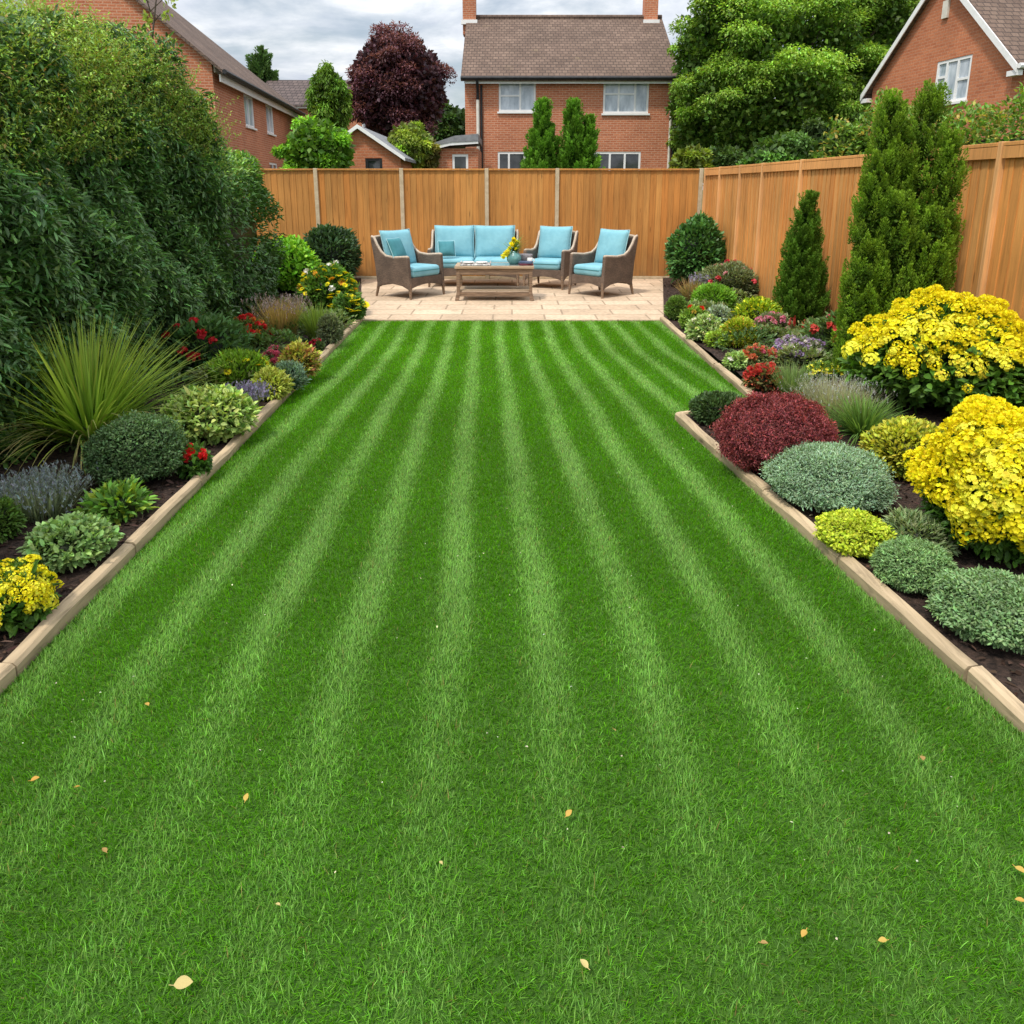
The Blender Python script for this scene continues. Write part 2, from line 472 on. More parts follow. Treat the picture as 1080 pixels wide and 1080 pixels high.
mxz = N(nt, 'ShaderNodeMath', operation='MAXIMUM'); L.new(sp.outputs['Z'], mxz.inputs[0]); mxz.inputs[1].default_value = 0.03
addz = N(nt, 'ShaderNodeMath', operation='ADD'); L.new(mxz.outputs[0], addz.inputs[0]); addz.inputs[1].default_value = 0.18
dx = N(nt, 'ShaderNodeMath', operation='DIVIDE'); L.new(sp.outputs['X'], dx.inputs[0]); L.new(addz.outputs[0], dx.inputs[1])
dy = N(nt, 'ShaderNodeMath', operation='DIVIDE'); L.new(sp.outputs['Y'], dy.inputs[0]); L.new(addz.outputs[0], dy.inputs[1])
cb = N(nt, 'ShaderNodeCombineXYZ'); L.new(dx.outputs[0], cb.inputs[0]); L.new(dy.outputs[0], cb.inputs[1])
c1 = N(nt, 'ShaderNodeTexNoise', Scale=1.7, Detail=9.0, Roughness=0.56, Distortion=0.25); L.new(cb.outputs[0], c1.inputs['Vector'])
cover = ramp(nt, [(0.36, 0.35), (0.52, 1.0)]); L.new(c1.outputs['Fac'], cover.inputs['Fac'])
mp = N(nt, 'ShaderNodeMapping'); mp.inputs['Location'].default_value = (3.1, 1.7, 0.4); L.new(cb.outputs[0], mp.inputs['Vector'])
c2 = N(nt, 'ShaderNodeTexNoise', Scale=2.6, Detail=10.0, Roughness=0.6, Distortion=0.35); L.new(mp.outputs['Vector'], c2.inputs['Vector'])
shade = ramp(nt, [(0.36, (0.70, 0.76, 0.87)), (0.5, (0.86, 0.91, 0.98)), (0.62, (1.08, 1.10, 1.13))]); L.new(c2.outputs['Fac'], shade.inputs['Fac'])
skys = mixc(nt, 1.0, sky.outputs['Color'], (0.11, 0.11, 0.11), 'MULTIPLY')
zr = N(nt, 'ShaderNodeMapRange'); L.new(sp.outputs['Z'], zr.inputs['Value'])
zr.inputs['From Min'].default_value = 0.12; zr.inputs['From Max'].default_value = 0.9; zr.inputs['To Min'].default_value = 0.92; zr.inputs['To Max'].default_value = 2.05
cloud = mixc(nt, 1.0, shade.outputs['Color'], zr.outputs['Result'], 'MULTIPLY')
fin = mixc(nt, cover.outputs['Color'], skys, cloud)
L.new(fin, bg.inputs['Color']); bg.inputs['Strength'].default_value = 1.0
L.new(bg.outputs[0], wo.inputs[0])

sun = bpy.data.lights.new('sun', 'SUN'); sun.energy = 3.1; sun.angle = R(6); sun.color = (1.0, 0.94, 0.84)
so = bpy.data.objects.new('sun', sun); C.objects.link(so)
so.rotation_euler = to_sun.to_track_quat('Z', 'Y').to_euler()

cam = bpy.data.cameras.new('camera'); co = bpy.data.objects.new('camera', cam); C.objects.link(co)
co.location = (0, 0, CAMH); co.rotation_euler = (R(90) - TILT, 0, 0)
cam.sensor_width = 36; cam.lens = 36 * F / 1080; cam.shift_y = -(540 - CY) / 1080
cam.clip_start = 0.05; cam.clip_end = 2000
SC.camera = co
SC.view_settings.view_transform = 'Standard'; SC.view_settings.look = 'None'; SC.view_settings.exposure = 0; SC.view_settings.gamma = 1
SC.cycles.max_bounces = 6; SC.cycles.transparent_max_bounces = 4; SC.cycles.diffuse_bounces = 3; SC.cycles.glossy_bounces = 2
SC.cycles.transmission_bounces = 3
try: SC.cycles.use_denoising = True
except Exception: pass

# ------------------------------------------------------------------ ground surfaces
def grid_sheet(name, xs, ys, zf, mat):
    vs = [(x, y, zf(x, y)) for y in ys for x in xs]
    nx = len(xs)
    fs = [(j * nx + i, j * nx + i + 1, (j + 1) * nx + i + 1, (j + 1) * nx + i) for j in range(len(ys) - 1) for i in range(nx - 1)]
    me = bpy.data.meshes.new(name); me.from_pydata(vs, [], fs)
    me.polygons.foreach_set('use_smooth', [True] * len(fs))
    return link(name, me, mat)

xs = [-600, -200, -80, -40, -20, -14, -10] + [-8 + i * 0.8 for i in range(21)] + [10, 14, 20, 40, 80, 200, 600]
ys = [-60, -20, -5, 0, 4, 8, 12, 13.2] + [14 + i for i in range(9)] + [26, 32, 45, 70, 120, 300, 900]
tag(grid_sheet('ground', xs, ys, terrain_z, M['field']), kind='structure')

def left_edge(y):   # lawn boundary against the left edging
    return -1.51 - 0.0275 * y
def right_edge(y):
    if y > 5.27: return 1.73 + 0.038 * (8.8 - y)
    if y > 4.86: return 1.09 + (y - 4.86) / .41 * .774
    return 1.09 + 0.119 * (4.86 - y)
def right_edge_np(y):
    return np.where(y > 5.27, 1.73 + 0.038 * (8.8 - y), np.where(y > 4.86, 1.09 + (y - 4.86) / .41 * .774, 1.09 + 0.119 * (4.86 - y)))

LAWN_END = 8.8
def strip(name, lo, hi, y0, y1, z, mat, ny=60, nx=24, amp=0.0):
    vs, fs = [], []
    for j in range(ny + 1):
        y = y0 + (y1 - y0) * j / ny
        a, b = lo(y), hi(y)
        for i in range(nx + 1):
            x = a + (b - a) * i / nx
            dz = amp * (math.sin(x * 9.1 + y * 3.3) * .5 + math.sin(y * 7.7 - x * 4.1) * .5 + math.sin(x * 23 + y * 19) * .35)
            vs.append((x, y, z + dz))
    for j in range(ny):
        for i in range(nx):
            k = j * (nx + 1) + i
            fs.append((k, k + 1, k + nx + 2, k + nx + 1))
    me = bpy.data.meshes.new(name); me.from_pydata(vs, [], fs)
    me.polygons.foreach_set('use_smooth', [True] * len(fs))
    return link(name, me, mat)

tag(strip('lawn', left_edge, lambda y: right_edge(y) , -0.6, LAWN_END, 0.0, M['turf'], 300), kind='structure')
fence_x = lambda y: 3.17 + 0.055 * (13.0 - y)
BZ = 0.035
tag(strip('flower_bed', lambda y: -4.6, lambda y: (left_edge(y) - 0.02) if y < LAWN_END else (-1.78 - 0.19 * (y - 8.8)), -0.6, 12.97, BZ, M['soil'], 300, 30, 0.008), kind='structure')
tag(strip('flower_bed', lambda y: (right_edge(y) + 0.02) if y < LAWN_END else (1.78 + 0.19 * (y - 8.8)), lambda y: fence_x(y) - 0.04, -0.6, 12.97, BZ, M['soil'], 300, 24, 0.008), kind='structure')

def patio():
    m = MB()
    m.prism([(-1.95, 8.8), (1.95, 8.8), (2.75, 12.97), (-2.75, 12.97)], -0.05, 0.012, 'z')
    o = m.build('patio', M['patio']); tag(o, kind='structure')
    m = MB()
    m.box(-1.9, 1.9, 8.765, 8.798, -0.04, 0.02)
    o = m.build('patio_kerb', M['patio']); tag(o, kind='structure')
patio()

# lawn grass -------------------------------------------------------
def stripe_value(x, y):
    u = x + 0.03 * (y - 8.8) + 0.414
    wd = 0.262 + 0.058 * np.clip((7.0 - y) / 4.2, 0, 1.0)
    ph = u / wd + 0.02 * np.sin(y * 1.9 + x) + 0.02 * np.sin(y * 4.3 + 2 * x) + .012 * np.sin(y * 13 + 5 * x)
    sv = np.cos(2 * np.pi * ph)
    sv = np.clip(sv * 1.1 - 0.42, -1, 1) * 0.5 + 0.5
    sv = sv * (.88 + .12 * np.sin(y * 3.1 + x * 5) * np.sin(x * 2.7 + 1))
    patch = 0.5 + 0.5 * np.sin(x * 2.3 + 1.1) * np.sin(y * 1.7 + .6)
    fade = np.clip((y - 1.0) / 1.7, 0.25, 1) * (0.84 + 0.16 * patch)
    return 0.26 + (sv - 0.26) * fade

def lawn():
    b = FB()
    ky = [-.5, .6, 1.0, 2.2, 4.0, 6.3, 8.8]
    edges = np.concatenate([[-.5, .2, .6, .9], np.arange(1.1, 8.8, .2), [8.79]])
    for y0, y1 in zip(edges[:-1], edges[1:]):
        ym = (y0 + y1) / 2
        dens = np.interp(ym, ky, [7000, 12000, 66000, 56000, 36000, 20000, 14000])
        wid = np.interp(ym, ky, [.003, .003, .0019, .0022, .0028, .0043, .0058]); hgt = np.interp(ym, ky, [.024, .024, .0225, .021, .020, .019, .019])
        root = np.interp(ym, ky, [.58, .58, .58, .64, .72, .78, .8]); tipk = np.interp(ym, ky, [1.02, 1.02, 1.02, 1.05, 1.08, 1.1, 1.1])  # darker blade roots, most up close: self-shadowing put into the colour
        area = 4.0 * (y1 - y0)
        n = int(dens * area)
        x = rng.uniform(-2.0, 2.0, n); y = rng.uniform(y0, y1, n)
        re = right_edge_np(y)
        k = (x > left_edge(y) + .006) & (x < re - .006)
        # diagonal behind the lower bed corner
        x, y = x[k], y[k]; n = len(x)
        P = np.stack([x, y, np.full(n, -0.003)], 1)
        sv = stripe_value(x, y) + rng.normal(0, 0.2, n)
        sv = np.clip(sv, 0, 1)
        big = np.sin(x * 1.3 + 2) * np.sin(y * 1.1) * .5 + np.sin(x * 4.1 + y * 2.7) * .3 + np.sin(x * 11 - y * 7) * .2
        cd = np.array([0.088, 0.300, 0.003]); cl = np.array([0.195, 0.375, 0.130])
        col = cd[None] * (1 - sv[:, None]) + cl[None] * sv[:, None]  # stripe light and shade from blade lean put into the blade colour
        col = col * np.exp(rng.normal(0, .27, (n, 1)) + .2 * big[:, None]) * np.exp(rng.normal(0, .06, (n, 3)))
        dry = rng.random(n) < .012
        col[dry] = np.array([.26, .25, .10]) * np.exp(rng.normal(0, .2, (dry.sum(), 1)))
        # light stripes lie away from the house, dark ones lean back to it
        az = np.where(sv > .5, np.pi / 2, -np.pi / 2) + rng.normal(0, 0.95, n)
        lean = np.abs(rng.normal(.28, .28, n)) + .12 * sv
        Ln = hgt * np.exp(rng.normal(0, .25, n))
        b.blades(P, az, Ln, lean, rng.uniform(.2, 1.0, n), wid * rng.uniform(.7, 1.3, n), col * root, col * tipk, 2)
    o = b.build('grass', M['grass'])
    tag(o, 'striped mown green grass of the lawn', 'grass', kind='stuff')
lawn()

# ------------------------------------------------------------------ timber edging
def edging(label, runs, name='timber_edging'):
    t = thing(name, label, 'edging', (0, 0, 0))
    for (p, q, cuts, inset) in runs:
        p = Vector((*p, 0)); q = Vector((*q, 0))
        d = (q - p); Ld = d.length; d.normalize()
        side = Vector((-d.y, d.x, 0)) * inset
        for a, bb in zip(cuts[:-1], cuts[1:]):
            A = p + d * Ld * a; B = p + d * Ld * bb - d * 0.009
            n = 14
            mb = MB(); vs, fs = [], []
            tone = random.uniform(.85, 1.15); colr = (0.54 * tone, 0.41 * tone, 0.26 * tone)
            j0 = random.uniform(-.006, .006)
            for i in range(n + 1):
                f = i / n; c = A.lerp(B, f)
                wob = .0025 * math.sin(f * 9 + a * 40) + j0 * .5
                top = .054 + .004 * math.sin(f * 6 + a * 17)
                for (o_, z_) in ((0.0 + wob, -.03), (-.002 + wob, top - .012), (.008 + wob, top), (.042 + wob, top + .003), (.049 + wob, top - .010), (.049 + wob, -.03)):
                    v = c + side * o_; vs.append((v.x, v.y, z_))
            for i in range(n):
                for k in range(5):
                    fs.append((i * 6 + k, i * 6 + k + 1, (i + 1) * 6 + k + 1, (i + 1) * 6 + k))
            fs.append((0, 1, 2, 3, 4, 5)); fs.append(tuple(n * 6 + k for k in (5, 4, 3, 2, 1, 0)))
            mb.add(vs, fs, colr)
            mb.build('timber', M['edge_wood'], t)
edging('long pale timber edging along the left side of the lawn',
       [((left_edge(-.5), -.5), (left_edge(8.8), 8.8), [0, .10, .19, .28, .37, .45, .53, .62, .71, .80, .9, 1.0], 1.0)])
edging('pale timber edging of the far right flower bed next to the patio',
       [((right_edge(8.78), 8.78), (right_edge(5.2), 5.2), [0, .35, .68, 1.0], 1.0)])
edging('pale timber edging of the near right flower bed with a squared corner',
       [((1.09, 4.86), (right_edge(-.5), -.5), [0, .13, .25, .38, .52, .66, .83, 1.0], 1.0), ((1.84, 5.27), (1.10, 4.88), [0, 1.0], 1.0)])

# ------------------------------------------------------------------ fences
def fence(name, label, p, q, posts, cap_from=None, base=(0.40, 0.185, 0.06), H=1.80, double=False):
    """posts: distances along the run; each bay gets a panel of overlapping vertical boards"""
    p = Vector((*p, 0)); q = Vector((*q, 0)); d = (q - p); Ld = d.length
    t = thing(name, label, 'fence', p, math.atan2(d.y, d.x))
    for a, b in zip(posts[:-1], posts[1:]):
        m = MB(); x = a + .035
        nb = max(1, round((b - a - .07) / .10)); bw = (b - a - .07) / nb
        for i in range(nb):
            tone = math.exp(random.gauss(0, .07)); hu = random.gauss(0, .04)
            c = (base[0] * tone, base[1] * tone * (1 + hu), base[2] * tone * (1 + 2 * hu))
            y0 = random.uniform(-.001, .001)
            x0, x1 = x + i * bw, x + (i + 1) * bw
            # feather edge board: thick on one side, lapping its neighbour
            vs = [(x0 - .006, .001 + y0, .06), (x1, -.007 + y0, .06), (x1, .008 + y0, .06), (x0 - .006, .010 + y0, .06)]
            vs += [(v[0], v[1], H - random.uniform(0, .004)) for v in vs]
            m.add(vs, [(3, 2, 1, 0), (4, 5, 6, 7), (0, 1, 5, 4), (1, 2, 6, 5), (2, 3, 7, 6), (3, 0, 4, 7)], c)
        pn = m.build('fence_panel', M['fence_wood'], t)
        for zr in (.35, 1.42):
            m = MB(); m.box(a + .035, b - .035, .012, .06, zr, zr + .07, (base[0] * .8, base[1] * .8, base[2] * .8)); m.build('back_rail', M['fence_wood'], pn)
        m = MB(); m.box(a + .036, b - .036, -.012, .02, -.05, .057); m.build('gravel_board', M['concrete'], t, .004)
        m = MB(); m.box(a + .034, b - .034, -.032, .035, H + .001, H + .03, (base[0] * 1.1, base[1] * 1.12, base[2] * 1.2)); m.build('cap_rail', M['fence_wood'], t, .005)
        if double:
            m = MB(); m.box(a + .034, b - .034, -.03, -.0165, H - .085, H - .001, (base[0] * 1.12, base[1] * 1.15, base[2] * 1.3)); m.build('trim_board', M['fence_wood'], t, .003)
    for a in posts:
        m = MB(); pw = .022 if double else .032; m.box(a - pw, a + pw, -.036, .045, -.1, H + .035, (base[0] * 1.2, base[1] * 1.4, base[2] * 2.0)); m.build('post', M['fence_wood'] if double else M['concrete'], t, .006)
    return t

fence('back_fence', 'tall orange timber fence behind the patio furniture with pale posts', (-4.75, 13.0), (3.17, 13.0),
      [0, 1.5, 2.92, 4.33, 5.50, 7.88], base=(0.48, 0.212, 0.054))
L_r = math.hypot(fence_x(2.2) - 3.17, 10.8)
fence('side_fence', 'long orange timber fence running down the right side with a double cap rail', (3.17, 12.93), (fence_x(2.2), 2.2),
      [.10, .85, 1.75, 2.6, 3.8, 5.55, 7.2, 9.0, L_r - .05], base=(0.62, 0.285, 0.082), double=True)

# ------------------------------------------------------------------ houses
def facade(m, o, u, Ld, H, openings, gable=None, depth=.1):
    o = Vector(o); u = Vector(u).normalized(); z = Vector((0, 0, 1)); n = u.cross(z)
    P = lambda a, h, dd=0: o + u * a + z * h - n * dd
    us = sorted(set([0, Ld] + [v for op in openings for v in op[:2]])); hs = sorted(set([0, H] + [v for op in openings for v in op[2:4]]))
    for a, b in zip(us[:-1], us[1:]):
        for h, k in zip(hs[:-1], hs[1:]):
            ca, ch = (a + b) / 2, (h + k) / 2
            if any(op[0] < ca < op[1] and op[2] < ch < op[3] for op in openings): continue
            m.add([P(a, h), P(b, h), P(b, k), P(a, k)], [(0, 1, 2, 3)])
    for a, b, h, k in [op[:4] for op in openings]:
        for q in (((a, h), (b, h)), ((b, h), (b, k)), ((b, k), (a, k)), ((a, k), (a, h))):
            m.add([P(*q[0]), P(*q[1]), P(*q[1], depth), P(*q[0], depth)], [(3, 2, 1, 0)])
    if gable:
        m.add([P(0, H), P(Ld, H), P(Ld / 2, H + gable)], [(0, 1, 2)])

def window(parent, o, u, op, lights, pane_mat, sill=True, frame_mat=None):
    """op = (a, b, h, k); lights = list of (fraction x, fraction transom or None)"""
    o = Vector(o); u = Vector(u).normalized(); z = Vector((0, 0, 1)); n = u.cross(z)
    a, b, h, k = op
    mt = Matrix((( u.x, n.x, 0, o.x), (u.y, n.y, 0, o.y), (0, 0, 1, o.z), (0, 0, 0, 1)))
    m = MB(); fw = .075
    B = lambda x0, x1, z0, z1, d0=-.06, d1=-.015: m.box(x0, x1, d0, d1, z0, z1, mat=mt)
    B(a + .003, a + fw, h + .003, k - .003); B(b - fw, b - .003, h + .003, k - .003); B(a + fw, b - fw, h + .003, h + fw); B(a + fw, b - fw, k - fw, k - .003)
    xs_ = [a + fw] + [a + (b - a) * f for f, _ in lights[:-1]] + [b - fw]
    for i, (f, tr) in enumerate(lights):
        if i < len(lights) - 1:
            c = a + (b - a) * f; B(c - .035, c + .035, h + fw, k - fw)
        if tr:
            zz = h + (k - h) * tr
            x0 = xs_[i] + (.035 if i else 0); x1 = xs_[i + 1] - (.035 if i < len(lights) - 1 else 0)
            B(x0, x1, zz - .03, zz + .03)
    w_ = m.build('window', frame_mat or M['white'], parent)
    m = MB(); m.box(a + .05, b - .05, -.052, -.046, h + .05, k - .05, mat=mt); m.build('pane', pane_mat, w_)
    if sill:
        m = MB(); m.box(a - .05, b + .05, -.03, .07, h - .06, h - .001, mat=mt); m.build('sill', M['white'], w_)
    return w_

def roof_slab(m, poly, th=.1):
    """thick slab from a planar polygon (outer face), thickness downward"""
    P = [Vector(p) for p in poly]; n = len(P)
    vs = [p for p in P] + [p - Vector((0, 0, th)) for p in P]
    m.add(vs, [tuple(range(n)), tuple(range(2 * n - 1, n - 1, -1))] + [(i, i + n, (i + 1) % n + n, (i + 1) % n) for i in range(n)])

def chimney(roof, x, y, z0, z1, w_=.5, d_=.6):
    m = MB(); m.box(x - w_ / 2, x + w_ / 2, y - d_ / 2, y + d_ / 2, z0, z1); m.box(x - w_ / 2 - .04, x + w_ / 2 + .04, y - d_ / 2 - .04, y + d_ / 2 + .04, z1 - .22, z1 - .08)
    c = m.build('chimney', M['brick'], roof)
    m = MB()
    m.lathe([(.11, z1), (.13, z1 + .05), (.1, z1 + .3), (.12, z1 + .34), (.07, z1 + .34)], 12, (x, y, 0)); m.build('chimney_pot', M['brick_orange'], c, smooth_=True)
    return c

def detached_house():
    x0, x1, y0, y1 = -1.70, 5.88, 29.0, 37.0
    z0 = .5; zE = 5.42; zR = 8.05; W_ = x1 - x0; D_ = y1 - y0
    t = thing('detached_house', 'red brick two storey house with brown tiled roof and two chimneys behind the back fence', 'house', (x0, y0, z0))
    HE = zE - z0; RR = zR - z0
    X = lambda px, z=4.5: (px - CX) / F * (29 * ct + (CAMH - z) * st) - x0
    opsU = [(X(526), X(565), 3.72, 4.78), (X(636), X(684), 3.66, 4.78)]
    opsL = [(X(525, 2), X(572, 2), 1.0, 2.33), (X(626, 2), X(675, 2), 1.0, 2.33)]
    m = MB()
    facade(m, (0, 0, 0), (1, 0, 0), W_, HE, opsU + opsL)
    facade(m, (W_, 0, 0), (0, 1, 0), D_, HE, [], RR - HE)
    facade(m, (W_, D_, 0), (-1, 0, 0), W_, HE, [])
    facade(m, (0, D_, 0), (0, -1, 0), D_, HE, [], RR - HE)
    m.build('wall', M['brick'], t)
    window(t, (0, 0, 0), (1, 0, 0), opsU[0], [(.58, .52), (1, None)], M['pane_pale'])
    window(t, (0, 0, 0), (1, 0, 0), opsU[1], [(.34, .6), (.70, .6), (1, None)], M['pane_pale'])
    window(t, (0, 0, 0), (1, 0, 0), opsL[0], [(.25, None), (.6, None), (1, None)], M['pane_dark'])
    window(t, (0, 0, 0), (1, 0, 0), opsL[1], [(.34, None), (.66, None), (1, None)], M['pane_dark'])
    sl = (RR - HE) / (D_ / 2); e = .34; ov = .12
    m = MB()
    roof_slab(m, [(-ov, -e, HE - e * sl + .12), (W_ + ov, -e, HE - e * sl + .12), (W_ + ov, D_ / 2, RR + .12), (-ov, D_ / 2, RR + .12)])
    roof_slab(m, [(W_ + ov, D_ + e, HE - e * sl + .12), (-ov, D_ + e, HE - e * sl + .12), (-ov, D_ / 2 + .001, RR + .12), (W_ + ov, D_ / 2 + .001, RR + .12)])
    rf = m.build('roof', M['tile'], t)
    m = MB(); m.tube([(-ov, D_ / 2, RR + .12), (W_ + ov, D_ / 2, RR + .12)], .11, 8); m.build('ridge_tiles', M['tile'], rf)
    for px, s in ((495.5, 30.5), (685, 30.5)):
        chimney(rf, (px - CX) / F * s - x0, D_ / 2, RR - .55, RR + 1.15, .52, .62)
        m = MB(); xx = (px - CX) / F * s - x0; m.box(xx - .32, xx + .32, D_ / 2 - .42, D_ / 2 - .315, RR - .2, RR - .03); m.build('flashing', M['white'], rf)
    m = MB(); m.box(.0, W_, -.26, -.23, HE - .27, HE - .1); m.build('fascia', M['white'], t)
    m = MB(); m.tube([(-ov, -.4, HE - .1), (W_ + ov, -.4, HE - .1)], .06, 8); m.build('gutter', M['black'], t)
    for xx, mm in ((X(504), 'cream'), (X(707.5), 'cream')):
        m = MB(); m.tube([(xx, -.38, HE - .12), (xx, -.1, HE - .55), (xx, -.08, HE - .8)], .05, 8); dp = m.build('downpipe', M['black'], t)
        m = MB(); m.tube([(xx, -.08, HE - .8), (xx, -.08, 0)], .06 if xx < 2 else .045, 8); m.build('pipe_run', M[mm], dp)
        m = MB(); m.tube([(xx + .13, -.06, HE - .3), (xx + .13, -.06, 0)], .04, 6); m.build('soil_pipe', M['black'], dp)
detached_house()

def left_house():
    t = thing('terraced_house', 'long red brick house with dark tiled roof rising behind the tall left hedge', 'house', (-8.7, 23.5, .4), math.atan2(-.088, .996) * -1 * -1)
    # local frame: x = across (towards the garden is +x), y = away along the wall
    t.rotation_euler = (0, 0, math.atan2(.088, .996))
    W_, D_, HE, rise = 9.0, 12.6, 4.62, 3.85
    m = MB()
    ops = [(3.5, 4.8, 3.18, 4.22), (6.75, 8.0, 3.18, 4.22), (9.6, 10.9, 3.18, 4.22)]
    low = [(3.5, 4.9, .9, 2.1), (6.7, 8.1, .9, 2.1)]
    facade(m, (0, 0, 0), (0, 1, 0), D_, HE, ops[:2] + low)
    facade(m, (-W_, 0, 0), (1, 0, 0), W_, HE, [], rise)
    facade(m, (0, D_, 0), (-1, 0, 0), W_, HE, [])
    facade(m, (-W_, D_, 0), (0, -1, 0), D_, HE, [])
    m.build('wall', M['brick'], t)
    for op in ops[:2]: window(t, (0, 0, 0), (0, 1, 0), op, [(.5, None), (1, None)], M['pane_pale'])
    for op in low: window(t, (0, 0, 0), (0, 1, 0), op, [(.5, None), (1, None)], M['pane_dark'])
    window(t, (-W_, -.075, 0), (1, 0, 0), (3.3, 4.15, 5.75, 6.75), [(.5, None), (1, None)], M['pane_pale'])
    e = .35; sl = rise / (W_ / 2); g = .12; rz = HE + rise + g; ez = HE - e * sl + g; hip = 5.0; nv = -.2
    m = MB()
    roof_slab(m, [(e, nv, ez), (e, D_ + e, ez), (-W_ / 2, D_ - hip, rz), (-W_ / 2, nv, rz)])
    roof_slab(m, [(-W_ - e, D_ + e, ez), (-W_ - e, nv, ez), (-W_ / 2 - .001, nv, rz), (-W_ / 2 - .001, D_ - hip, rz)])
    roof_slab(m, [(e, D_ + e + .001, ez), (-W_ - e, D_ + e + .001, ez), (-W_ / 2, D_ - hip + .001, rz)])
    m.build('roof', M['tile'], t)
    m = MB(); m.tube([(e + .05, nv, ez - .05), (e + .05, D_ + e, ez - .05)], .07, 8); m.build('gutter', M['black'], t)
    m = MB(); m.box(e - .16, e - .12, 0, D_, ez - .3, ez - .1); m.build('fascia', M['white'], t)
    m = MB(); m.box(.02, .06, 0.1, D_ - .1, HE - .22, HE - .02); m.build('soffit_board', M['cream'], t)
    m = MB(); m.tube([(.1, D_ - .25, HE - .2), (.1, D_ - .25, 0)], .05, 8); m.build('downpipe', M['black'], t)
left_house()

def gable_house():
    # gable end looks left over the side fence
    A = Vector((10.7, 23.9, 0)); B_ = Vector((11.5, 18.6, 0)); d = B_ - A; W_ = d.length
    z0 = .4; HE = 4.4 - z0; rise = 2.45; D_ = 9
    t = thing('gable_house', 'orange brick house end with white gable trim and one window at upper right', 'house', (A.x, A.y, z0), math.atan2(d.y, d.x))
    # local: x runs along the gable towards the camera, y runs away to the right
    op = (2.72, 3.98, 3.25, 4.32)
    op = (2.72, 3.98, 3.25, HE - .02) if False else op
    m = MB()
    # gable wall with the window reaching above the eaves line
    Hs = 4.33
    zt = lambda a: HE + rise * (1 - abs(a - W_ / 2) / (W_ / 2))
    cuts = [0, op[0], W_ / 2, op[1], W_] if op[0] < W_ / 2 < op[1] else sorted([0, op[0], op[1], W_ / 2, W_])
    for a, b in zip(cuts[:-1], cuts[1:]):
        if op[0] <= (a + b) / 2 <= op[1]:
            m.add([(a, 0, 0), (b, 0, 0), (b, 0, op[2]), (a, 0, op[2])], [(0, 1, 2, 3)])
            m.add([(a, 0, op[3]), (b, 0, op[3]), (b, 0, zt(b)), (a, 0, zt(a))], [(0, 1, 2, 3)])
        else:
            m.add([(a, 0, 0), (b, 0, 0), (b, 0, zt(b)), (a, 0, zt(a))], [(0, 1, 2, 3)])
    a, b, h, k = op
    for q in (((a, h), (b, h)), ((b, h), (b, k)), ((b, k), (a, k)), ((a, k), (a, h))):
        m.add([(q[0][0], 0, q[0][1]), (q[1][0], 0, q[1][1]), (q[1][0], .1, q[1][1]), (q[0][0], .1, q[0][1])], [(3, 2, 1, 0)])
    facade(m, (W_, 0, 0), (0, 1, 0), D_, HE, [])
    facade(m, (W_, D_, 0), (-1, 0, 0), W_, HE, [], rise)
    facade(m, (0, D_, 0), (0, -1, 0), D_, HE, [])
    m.build('wall', M['brick_orange'], t)
    window(t, (0, 0, 0), (1, 0, 0), op, [(.3, .62), (.62, None), (1, .5)], M['pane_pale'])
    sl = rise / (W_ / 2); e = .3; g = .1; nv = -.16
    ez = HE - e * sl + g; rz = HE + rise + g
    m = MB()
    roof_slab(m, [(W_ + e, nv, ez), (W_ + e, D_, ez), (W_ / 2, D_, rz), (W_ / 2, nv, rz)])
    roof_slab(m, [(-e, D_, ez), (-e, nv, ez), (W_ / 2 - .001, nv, rz), (W_ / 2 - .001, D_, rz)])
    m.build('roof', M['tile'], t)
    for sgn in (-1, 1):
        x_e = W_ + e if sgn > 0 else -e
        m = MB()
        y_a, y_b = nv - .03, nv - .002
        P = [(x_e, ez - .16), (x_e, ez + .02), (W_ / 2, rz + .02), (W_ / 2, rz - .17)]
        m.prism(P, y_a, y_b, 'y'); m.build('bargeboard', M['white'], t)
        m = MB(); m.box(min(x_e, x_e - sgn * .3), max(x_e, x_e - sgn * .3), nv + .002, .0 - .002, ez - .22, ez - .105); m.build('eave_end', M['white'], t)
    m = MB(); m.tube([(W_ + e + .05, nv, ez - .03), (W_ + e + .05, D_, ez - .03)], .06, 8); m.build('gutter', M['white'], t)
    zz = 5.35; m = MB(); m.box(W_ / 2 + .05, W_ / 2 + .25, -.06, -.002, zz, zz + .42); m.build('vent_box', M['cream'], t)
gable_house()

